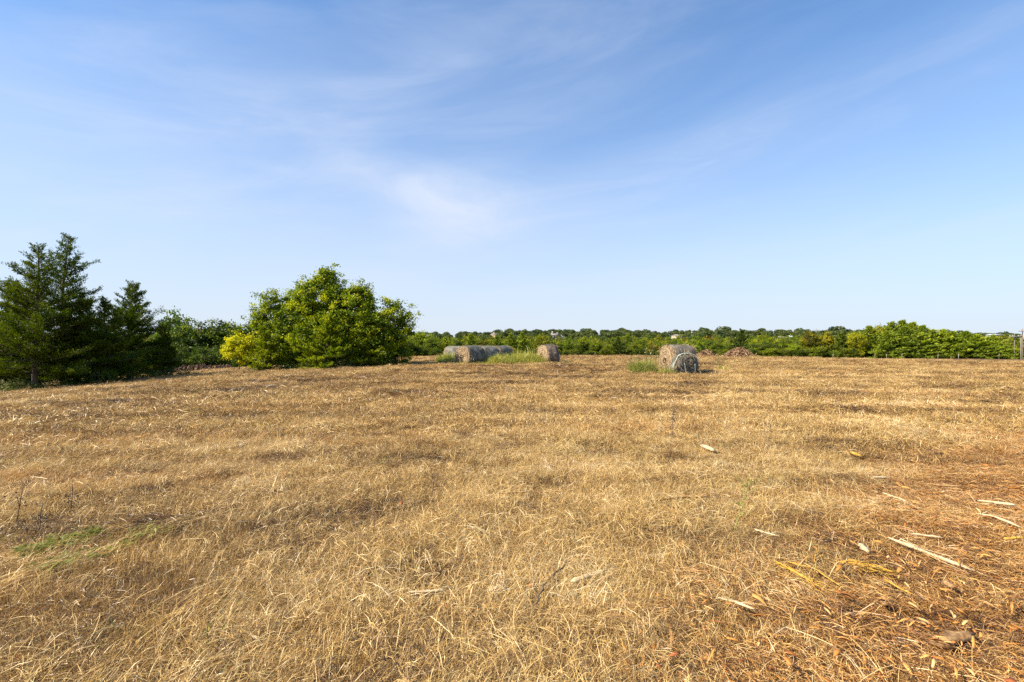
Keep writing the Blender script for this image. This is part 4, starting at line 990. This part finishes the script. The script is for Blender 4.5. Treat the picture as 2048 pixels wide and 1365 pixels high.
b = undergrowth([(10, 25.6, 1.4, .7), (40, 25.8, 1.2, .6), (80, 26.2, 1.3, .6), (115, 26.6, 1.2, .5), (160, 27.2, 1.4, .6), (200, 27.6, .9, .5), (240, 32.2, 1., .5), (290, 32.8, 1.4, .5), (325, 33.6, .7, .4)], 6500, .62, 91)
u = b.obj('undergrowth', M['green_grass']); tag(u, 'low leafy green weeds growing under the cedars on the left', 'undergrowth', kind='stuff'); u.color = (.75, .85, .7, 1)
b = undergrowth([(520, 33.0, .8, .4), (560, 33.2, 1., .4), (610, 33.0, 1.2, .4), (670, 32.6, 1.2, .4), (720, 33.6, 1.2, .4), (770, 34.8, 1.0, .5), (810, 36.0, .6, .4)], 4200, .55, 93)
u = b.obj('undergrowth', M['green_grass']); tag(u, 'low green growth along the foot of the big clump of trees', 'undergrowth', kind='stuff'); u.color = (.7, .8, .6, 1)

# ------------------------------------------------------------------ earth bank, brush piles, sapling
def bank():
    n_ = 260; q = np.linspace(0, 1, n_); px = 318+165*q; Y = 61+4*q
    A = [col_at(a, b_) for a, b_ in zip(px, Y)]; c0 = A[n_//2]; V = []; m_ = 17
    for k, a in enumerate(A):
        h = (.75+.6*fbm(k*.06, 3.3, 51, 3))*min(1, 6*min(q[k]+.02, 1-q[k]+.02))
        for j in range(m_):
            u = j/(m_-1)*2-1; y = a.y+u*1.5
            V.append((a.x-c0.x, y-c0.y, float(ground(a.x, y))-c0.z-.1+h*(1-u*u)*(.35+1.2*float(fbm(k*.42, j*.8, 53, 4)))))
    Q = [(k*m_+j, (k+1)*m_+j, (k+1)*m_+j+1, k*m_+j+1) for k in range(n_-1) for j in range(m_-1)]
    o = build('earth_bank', V, [np.array(Q)], M['earth'], loc=c0, attrs=None); tag(o, 'long low bank of dug brown earth at the foot of the left woods', 'earth bank')
bank()
def brush_pile(px, Y, w, h, label, seed, n_=260):
    rg_ = np.random.default_rng(seed); p = col_at(px, Y); e = empty('brush_pile', p, label, 'brush pile', 'brush piles at the field edge')
    b = MB()
    for k in range(n_):
        a = rg_.random()*6.28; r = rg_.random()**.7; c = np.array([w/2*r*math.cos(a), .7*w/2*r*math.sin(a), h*(1-r**1.6)*rg_.random()**.6*(.55+.9*float(vnoise(a*1.3+seed, 0.5, seed)))])
        d = unit(rdir(rg_, 1)[0]*[1, 1, .5]); L_ = .3+.8*rg_.random(); P_, r_ = limb(rg_, c-d*L_/2, c+d*L_/2, .03+.03*rg_.random(), .012, 4, .2); P_[:, 2] = np.maximum(P_[:, 2], .0)
        b.tube(P_, r_, 4, rg_.random())
    b.obj('branches', M['brush'], e)
    m_ = n_*9; a = rg_.random(m_)*6.28; r = rg_.random(m_)**.6; C = np.c_[w/2*r*np.cos(a), .35*w*r*np.sin(a), np.maximum(h*(1-r**1.7)*(.75+.35*rg_.random(m_)), .02)]
    D = rdir(rg_, m_); l_ = MB(); l_.leaves(C, D, perp(D, rg_), .16*(.5+rg_.random(m_)), .09, rg_.random(m_)); l_.obj('dead_leaves', M['brush'], e)
brush_pile(1478, 57.8, 4.0, 1.05, 'larger reddish brown brush pile in front of the tall cedar', 61)
brush_pile(1412, 58.6, 2.4, .75, 'smaller grey brown brush pile left of the larger one', 62, 160)
weed('dry_grass_tuft', 1500, 57.0, 1.6, .5, 300, .2, .55, 'pale dry grass fringe at the right foot of the larger brush pile', 'grass tuft', 'tall_grass', .03, 85)
p = col_at(1306, 57.0); L_ = [(0, 0, 1.25, .5, .5, .45), (-.35, 0, .95, .4, .4, .35), (.3, 0, 1.0, .4, .4, .35)]
tree('sapling', lobe_tree(L_, 65, [(0, 0, -.1), (.03, 0, .4), (0, 0, .9)], [.04, .03, .02], .10, 10, 9, .22, sprig=.5), p, 'small thin sapling with orange brown leaves left of the nearest bales', 'sapling', tint=(1.0, .62, 2.0), leafmat='yellow_leaf')

# ------------------------------------------------------------------ utility poles and fence posts
def pole(px, Y, top, label, mat, arm=1.2, can=False):
    p = col_at(px, Y); H = top_z(top, Y)-p.z
    e = empty('utility_pole', p, label, 'utility pole', 'utility poles at the right border')
    b = MB(); b.tube([(0, 0, -.5), (0, 0, H*.5), (0, 0, H)], [.08, .072, .06], 8); b.obj('pole', M[mat], e)
    if arm:
        b = MB(); b.box((0, -.17, H-.5), (arm*2, .1, .12)); a = b.obj('crossarm', M['pole_grey'], e)
        for x in (-arm*.9, -arm*.45, arm*.45, arm*.9): b = MB(); b.tube([(x, -.17, H-.44), (x, -.17, H-.32), (x, -.17, H-.2)], [.05, .07, .04], 6); b.obj('insulator', M['metal'], a)
    if can: b = MB(); b.tube([(.3, 0, H-2.0), (.3, 0, H-1.9), (.3, 0, H-1.1), (.3, 0, H-1.0)], [.16, .22, .22, .16], 10); b.obj('transformer', M['metal'], e)
pole(2029, 84, 668, 'brown utility pole with crossarm, left of the pair at the right border', 'pole_wood', 1.0)
pole(2042, 80, 676, 'pale grey utility pole, right of the pair at the right border', 'pole_grey', 0)
pole(2045, 100, 658, 'tallest dark utility pole with transformer at the very right border', 'pole_wood', .9, True)
pole(2010, 135, 688, 'small distant utility pole with pale crossarm right of the last cedar', 'pole_wood', 1.2)
pole(1859, 190, 656, 'thin bare pole rising above the right shoulder of the cedar mound', 'pole_wood', 0)
def post(px, Y, h, label, mat='post'):
    p = col_at(px, Y); h *= .5; b = MB(); b.tube([(0, 0, -.3), (0, 0, h*.6), (.03, 0, h)], [.026, .024, .02], 6); b.box((.03, 0, h+.01), (.05, .05, .02))
    tag(b.obj('fence_post', M[mat], loc=p), label, 'fence post', 'fence posts along the far field edge')
for px, Y, h, lab, mt in [(1750, 58.6, 1.2, 'weathered fence post below the yellow topped tree', 'post'), (1773, 58.5, 1.0, 'short fence post left of the cedar mound peak', 'post'), (1804, 58.3, 1.1, 'fence post below the peak of the cedar mound', 'post'),
    (1876, 58, 1.1, 'fence post below the light green wind swept cedar', 'post'), (1902, 57.9, .9, 'thin fence post left of the white one', 'post'), (1917, 57.8, 1.15, 'white fence post at the grass edge on the right', 'far_wall'), (1998, 57.4, 1.2, 'fence post below the last cedar on the right', 'post'),
    (1190, 58.5, 1.0, 'fence post left of the layered cedar', 'post'), (1666, 58.9, 1.0, 'fence post right of the mottled orange tree', 'post')]: post(px, Y, h, lab, mt)

# ------------------------------------------------------------------ split wood, sticks and stalks lying in the near grass
def lie(px, py, up=.06):
    p = ray_ground(px, py-up*F/max(2.0, 1638/(py-682.5)) ); return np.array([p.x, p.y, p.z+up])
def wood(name, pts, w, mat, label, cat, seed, fray=0, up=.088, flat=.5, group=None, bend=.02, pts_n=9, blunt=False):
    """a split piece of wood through photo points; square-ish section, torn ends, a few loose fibres"""
    rg_ = np.random.default_rng(seed); K = np.array([lie(*q, up) for q in pts]); c = K.mean(0); K = K-c
    t = np.linspace(0, len(K)-1, pts_n); P_ = np.stack([np.interp(t, range(len(K)), K[:, i_]) for i_ in range(3)], 1)
    L_ = np.linalg.norm(K[-1]-K[0]); P_ += rg_.normal(0, bend*L_/4, P_.shape)*[1, 1, .25]
    q = np.linspace(0, 1, pts_n); rad = w/2*(.65+.5*rg_.random(pts_n))*(1 if blunt else np.clip(np.minimum(q*6+.25, (1-q)*5+.12), 0, 1))
    if blunt: rad = w/2*(.85+.3*rg_.random(pts_n)); rad[-1] *= .6
    b = MB(); b.tube(P_, rad, 5, .5); V = b.V[0]; ax_ = np.vstack([np.repeat(P_, 5, 0), P_[:1], P_[-1:]])
    V = ax_+(V-ax_)*[1, 1, .75 if blunt else .55]; edge = rg_.normal(0, w*(.06 if blunt else .13), V.shape)*[1, 1, .5]
    if blunt: edge[:5] += unit(K[0]-K[1])*rg_.normal(0, w*.35, (5, 1)); edge[(pts_n-1)*5:pts_n*5] += unit(K[-1]-K[-2])*rg_.normal(0, w*.35, (5, 1)); b.V[0] = V+edge
    for k in range(fray):
        i0 = rg_.integers(0, pts_n-3); off = rg_.normal(0, w*.35, 3)*[1, 1, .3]; d = unit(P_[i0+2]-P_[i0]+rg_.normal(0, .25*np.linalg.norm(P_[i0+2]-P_[i0])+1e-4, 3)*[1, 1, .3])
        ln = L_*(.25+.5*rg_.random()); s_ = np.linspace(0, 1, 5)[:, None]; PP = P_[i0]+off+d*ln*s_+rg_.normal(0, .012, (5, 3)); PP[:, 2] = np.maximum(PP[:, 2], -.035)
        b.tube(PP, np.linspace(w*.14, w*.05, 5), 4, .5)
    tag(b.obj(name, M[mat], loc=c), label, cat, group)
GW = 'split wood pieces lying in the near grass'
wood('wood_splinter', [(1775, 1126), (1860, 1160), (1945, 1199)], .030, 'pale_wood', 'longest pale split wood splinter lying on the reddish chips', 'wood splinter', 1, 3, group=GW)
wood('wood_splinter', [(1955, 1040), (2036, 1052)], .032, 'pale_wood', 'white straight splinter near the right border above the longest splinter', 'wood splinter', 2, 1, group=GW)
wood('wood_splinter', [(1950, 1072), (1990, 1078), (2048, 1103)], .022, 'pale_wood', 'pale bent splinter with yellow end just below the white straight one', 'wood splinter', 3, 2, group=GW)
wood('wood_splinter', [(1548, 1180), (1600, 1208), (1640, 1238)], .018, 'yellow_wood', 'bright yellow frayed splinter bundle crossing another yellow strip', 'wood splinter', 4, 14, group=GW)
wood('wood_splinter', [(1575, 1182), (1630, 1195), (1690, 1240)], .011, 'yellow_wood', 'thin yellow strip crossing over the bright yellow bundle', 'wood splinter', 5, 8, group=GW)
wood('wood_splinter', [(1635, 1150), (1628, 1185)], .012, 'yellow_wood', 'short upright yellow strip above the crossing yellow strips', 'wood splinter', 6, 2, group=GW)
wood('wood_splinter', [(1682, 1178), (1730, 1188), (1800, 1205)], .026, 'yellow_wood', 'yellow splinter with a brush like torn end below the longest pale splinter', 'wood splinter', 7, 14, group=GW)
wood('wood_splinter', [(1765, 1215), (1800, 1240), (1830, 1256)], .012, 'yellow_wood', 'curved yellow strip under the torn yellow splinter', 'wood splinter', 8, 1, group=GW)
wood('wood_splinter', [(2008, 1130), (2048, 1126)], .022, 'yellow_wood', 'yellow chunk cut off by the right border', 'wood splinter', 9, 1, group=GW)
wood('wood_splinter', [(1820, 1114), (1890, 1126)], .022, 'pale_wood', 'short pale splinter above the middle of the longest splinter', 'wood splinter', 10, 1, group=GW)
wood('wood_splinter', [(1765, 1025), (1815, 1042)], .018, 'pale_wood', 'thin pale splinter left of the white straight one', 'wood splinter', 11, 1, group=GW)
wood('wood_splinter', [(1745, 988), (1782, 990)], .030, 'pale_wood', 'small pale splinter at the upper edge of the wood chips', 'wood splinter', 12, 0, group=GW)
wood('wood_splinter', [(1850, 1003), (1925, 1009)], .030, 'dark_wood', 'reddish brown bark strip at the upper edge of the chips', 'bark strip', 13, 1, group=GW)
wood('wood_splinter', [(1435, 1258), (1470, 1272), (1512, 1290)], .018, 'pale_wood', 'thin pale stick at the left edge of the chips near the bottom', 'stick', 14, 1, group=GW)
wood('wood_splinter', [(1408, 919), (1430, 930)], .075, 'pale_wood', 'small white wood chip alone in the grass below the nearest bales', 'wood chip', 15, 0, up=.09, group=GW, bend=0, pts_n=4, blunt=True)
wood('wood_block', [(982, 1226), (1010, 1216)], .055, 'pale_wood', 'short cream wood chunk in the grass at the bottom middle', 'wood chunk', 16, 0, up=.06, group=GW, bend=0, pts_n=4, blunt=True)
wood('stick', [(1140, 1224), (1180, 1212), (1212, 1198)], .038, 'pale_wood', 'pale stick with a blunt forked end right of the cream chunk', 'stick', 17, 2, group=GW)
wood('stick', [(812, 1246), (895, 1240)], .018, 'pale_wood', 'thin pale stick lying left of the cream chunk', 'stick', 18, 0, group=GW)
wood('stick', [(993, 1025), (1060, 1021), (1150, 1018)], .020, 'dark_wood', 'long thin brown stick lying level in the middle of the grass', 'stick', 19, 0, group=GW, bend=.05)
wood('stick', [(1300, 1042), (1360, 1034), (1415, 1030)], .030, 'dark_wood', 'brown curved stick with a dark left end', 'stick', 20, 0, group=GW, bend=.05)
wood('twig', [(1066, 1285), (1090, 1240), (1135, 1186)], .014, 'bark', 'dark thin twig left of the blunt forked stick', 'twig', 21, 2, up=.10, group=GW, bend=.06)
wood('stick', [(1700, 930), (1722, 938)], .06, 'yellow_wood', 'small yellow wood chip at the far edge of the chips', 'wood chip', 22, 0, up=.08, group=GW, bend=0, pts_n=4, blunt=True)
wood('log_chunk', [(1885, 1345), (1915, 1334), (1945, 1328)], .075, 'dark_wood', 'broken weathered log chunk at the bottom right corner', 'log chunk', 23, 2, up=.07, group=GW, bend=.04, pts_n=6, blunt=True)
wood('wood_block', [(1768, 1262), (1780, 1275)], .07, 'dark_wood', 'small grey brown wood block above the log chunk', 'wood chunk', 24, 0, group=GW, bend=0, pts_n=4, blunt=True)
wood('wood_block', [(1718, 1140), (1738, 1156)], .055, 'pale_wood', 'pale wood block above the torn yellow splinter', 'wood chunk', 25, 0, group=GW, bend=0, pts_n=4, blunt=True)
wood('wood_block', [(1893, 1226), (1908, 1240)], .045, 'dark_wood', 'small tan block right of the curved yellow strip', 'wood chunk', 26, 0, group=GW, bend=0, pts_n=4, blunt=True)
wood('wood_splinter', [(1508, 1105), (1556, 1120)], .016, 'pale_wood', 'thin yellowish splinter left of the short upright yellow strip', 'wood splinter', 27, 4, group=GW)

def stalk(px, py, top, h_lean, mat, label, seed, fork=0, r=.005):
    p = ray_ground(px, py); H = (py-top)/F*p.y; rg_ = np.random.default_rng(seed); b = MB()
    P_, r_ = limb(rg_, (0, 0, -.05), (h_lean*H, .1*H, H), r, r*.5, 7, .12); b.tube(P_, r_, 5)
    for k in range(fork):
        q = P_[3+k % 4]; d = np.array([rg_.normal(0, .5), rg_.normal(0, .4), .8]); PP, rr_ = limb(rg_, q, q+unit(d)*H*(.15+.2*rg_.random()), r*.6, r*.3, 4); b.tube(PP, rr_, 4)
    m_ = 14*fork; 
    if m_:
        C = P_[rg_.integers(3, 7, m_)]+rg_.normal(0, .035, (m_, 3)); D = unit(rdir(rg_, m_)+[0, 0, .5]); b.leaves(C, D, perp(D, rg_), .035, .012, rg_.random(m_))
    tag(b.obj('dry_stalk', M[mat], loc=p), label, 'stalk', 'dry weed stalks standing in the field')
for a in [(1344, 886, 824, .15, 'bark', 'dark branching dry stalk standing below the nearest bales', 31, 7), (1518, 900, 828, .3, 'loose', 'yellow leaning grass stalk right of the dark branching one', 32, 3, .007), (861, 1012, 950, .1, 'bark', 'thin dark stalk in the middle of the field', 33, 1),
          (28, 1060, 975, .15, 'bark', 'dark stalk near the left border', 34, 1), (140, 1030, 972, 0, 'bark', 'tall dark stalk second from the left border', 35, 1), (72, 1082, 1010, .12, 'bark', 'leaning brown stalk between the two dark ones at the left', 36, 1),
          (745, 1085, 1035, .05, 'bark', 'short dark stalk left of the long brown stick', 37, 0), (409, 1318, 1265, .02, 'green_grass', 'green stalk standing near the bottom left', 38, 1, .006), (1460, 1080, 965, .45, 'tall_grass', 'tall thin yellow green stalk left of the chips', 39, 3, .005), (28, 1358, 1320, .1, 'dead_leaf', 'short red stem at the bottom left corner', 40, 0)]: stalk(*a)

# cut grass lying in swaths at the lower left
def swath(px0, py0, px1, py1, n_, wid, label, seed, mat, leaves=0):
    rg_ = np.random.default_rng(seed); A, B = np.array(ray_ground(px0, py0)), np.array(ray_ground(px1, py1)); c = (A+B)/2; d = unit(B-A); s_ = np.array([-d[1], d[0], 0])
    q = rg_.random(n_); C = A+(B-A)*q[:, None]+s_*(rg_.normal(0, wid, n_)*(.75+.5*np.sin(q*7+seed)))[:, None]; L_ = (.22+.4*rg_.random(n_))[:, None]
    D = unit(d+rg_.normal(0, .26, (n_, 3))*[1, 1, .25]); C[:, 2] = ground(C[:, 0], C[:, 1])+.012+.05*rg_.random(n_)*np.exp(-(((C-A-(B-A)*q[:, None])@s_)/wid)**2)
    b = MB(); b.blades(C-D*L_/2-[0, 0, .02]-c, C+[0, 0, .02]-c, C+D*L_/2-[0, 0, .03]-c, unit(np.cross(D, [0, 0, 1.])+rg_.normal(0, .5, (n_, 3))), .0045, .25+.75*rg_.random(n_), .4)
    e = empty('cut_grass_swath', c, label, 'cut grass', 'swaths of cut grass at the lower left'); b.obj('stems', M[mat], e)
    if leaves:
        q = .2+.6*rg_.random(leaves); C = A+(B-A)*q[:, None]+s_*rg_.normal(0, wid*.5, leaves)[:, None]; C[:, 2] = ground(C[:, 0], C[:, 1])+.05+.035*rg_.random(leaves)
        D = unit(d+rg_.normal(0, .45, (leaves, 3))*[1, 1, .5]); l_ = MB(); l_.leaves(C-c, D, unit(np.cross(D, [0, 0, 1.])+rg_.normal(0, .35, (leaves, 3))), .075, .016, .0+.45*rg_.random(leaves)); l_.obj('green_leaves', M['tall_grass'], e)
swath(-40, 1150, 260, 1060, 520, .13, 'upper swath of cut grass with bright green leaves at the lower left', 51, 'straw', 330)
swath(-60, 1215, 400, 1045, 620, .15, 'longer tan green swath of cut grass below the leafy one', 52, 'straw', 200)
swath(330, 1290, 560, 1120, 420, .16, 'pale combed swath of dry grass at the bottom left of the middle', 53, 'straw')

# chips and dead leaves scattered loosely
def litter(n_, seed, name, mat, label, cat, size, zone):
    rg_ = np.random.default_rng(seed); r = 1.8+rg_.random(n_)**1.5*19; th = (rg_.random(n_)-.5)*R(108); x, y = r*np.sin(th), r*np.cos(th)
    cz = chip_line(x, y)+1.2*(fbm(x*.8, y*.8, 43, 2)-.5)
    keep_ = rg_.random(n_) < (sstep(cz, -.8, 1.0) if zone else .06+.5*sstep(cz, -1.0, 1.0)); x, y = x[keep_], y[keep_]; m_ = len(x)
    z = ground(x, y)+.045+.07*rg_.random(m_); a = R(-75)+rg_.normal(0, .7, m_) if zone else rg_.random(m_)*6.28
    D = unit(np.c_[np.cos(a), np.sin(a), rg_.normal(0, .25, m_)]); Wd = unit(np.cross(D, np.c_[rg_.normal(0, .5, m_), rg_.normal(0, .5, m_), np.ones(m_)]))
    L_ = size*(.4+1.3*rg_.random(m_)**2.6); asp = (.06+.16*rg_.random(m_)) if zone else .45+.3*rg_.random(m_); rn = rg_.random(m_)
    C = np.c_[x, y, z]; b = MB(); Ls = L_[:, None]; Ws = (L_*asp)[:, None]; up = np.array([0, 0, 1.])*Ls
    # each flake: a bent, uneven piece with some thickness
    j = lambda s_: rg_.normal(0, s_, (m_, 1))
    P_ = [C-D*Ls/2-Wd*Ws*(.3+j(.1)), C-D*Ls*(.45+j(.08))+Wd*Ws*(.35+j(.1)), C+Wd*Ws*(.5+j(.1))+up*.10, C-Wd*Ws*(.5+j(.1))+up*(.06+j(.03)), C+D*Ls*(.5+j(.06))+Wd*Ws*(.15+j(.1)), C+D*Ls*(.45+j(.08))-Wd*Ws*(.25+j(.1))]
    dn = [q-np.array([0, 0, 1.])*Ws*.14 for q in P_]; V = np.stack(P_+dn, 1).reshape(-1, 3); o_ = np.arange(m_)[:, None]*12
    Q = np.concatenate([o_+np.array(f_) for f_ in ([0, 1, 2, 3], [3, 2, 4, 5], [7, 6, 9, 8], [8, 9, 11, 10], [1, 0, 6, 7], [2, 1, 7, 8], [4, 2, 8, 10], [5, 4, 10, 11], [3, 5, 11, 9], [0, 3, 9, 6])])
    b.add(V, Q, None, np.repeat(rn, 12)); tag(b.obj(name, M[mat]), label, cat, kind='stuff')
litter(34000, 201, 'wood_chips', 'chips', 'scattered orange and tan wood chips on the right side of the field', 'wood chips', .062, True)
litter(1500, 202, 'fallen_leaves', 'dead_leaf', 'scattered reddish brown dead leaves in the near grass', 'dead leaves', .036, False)
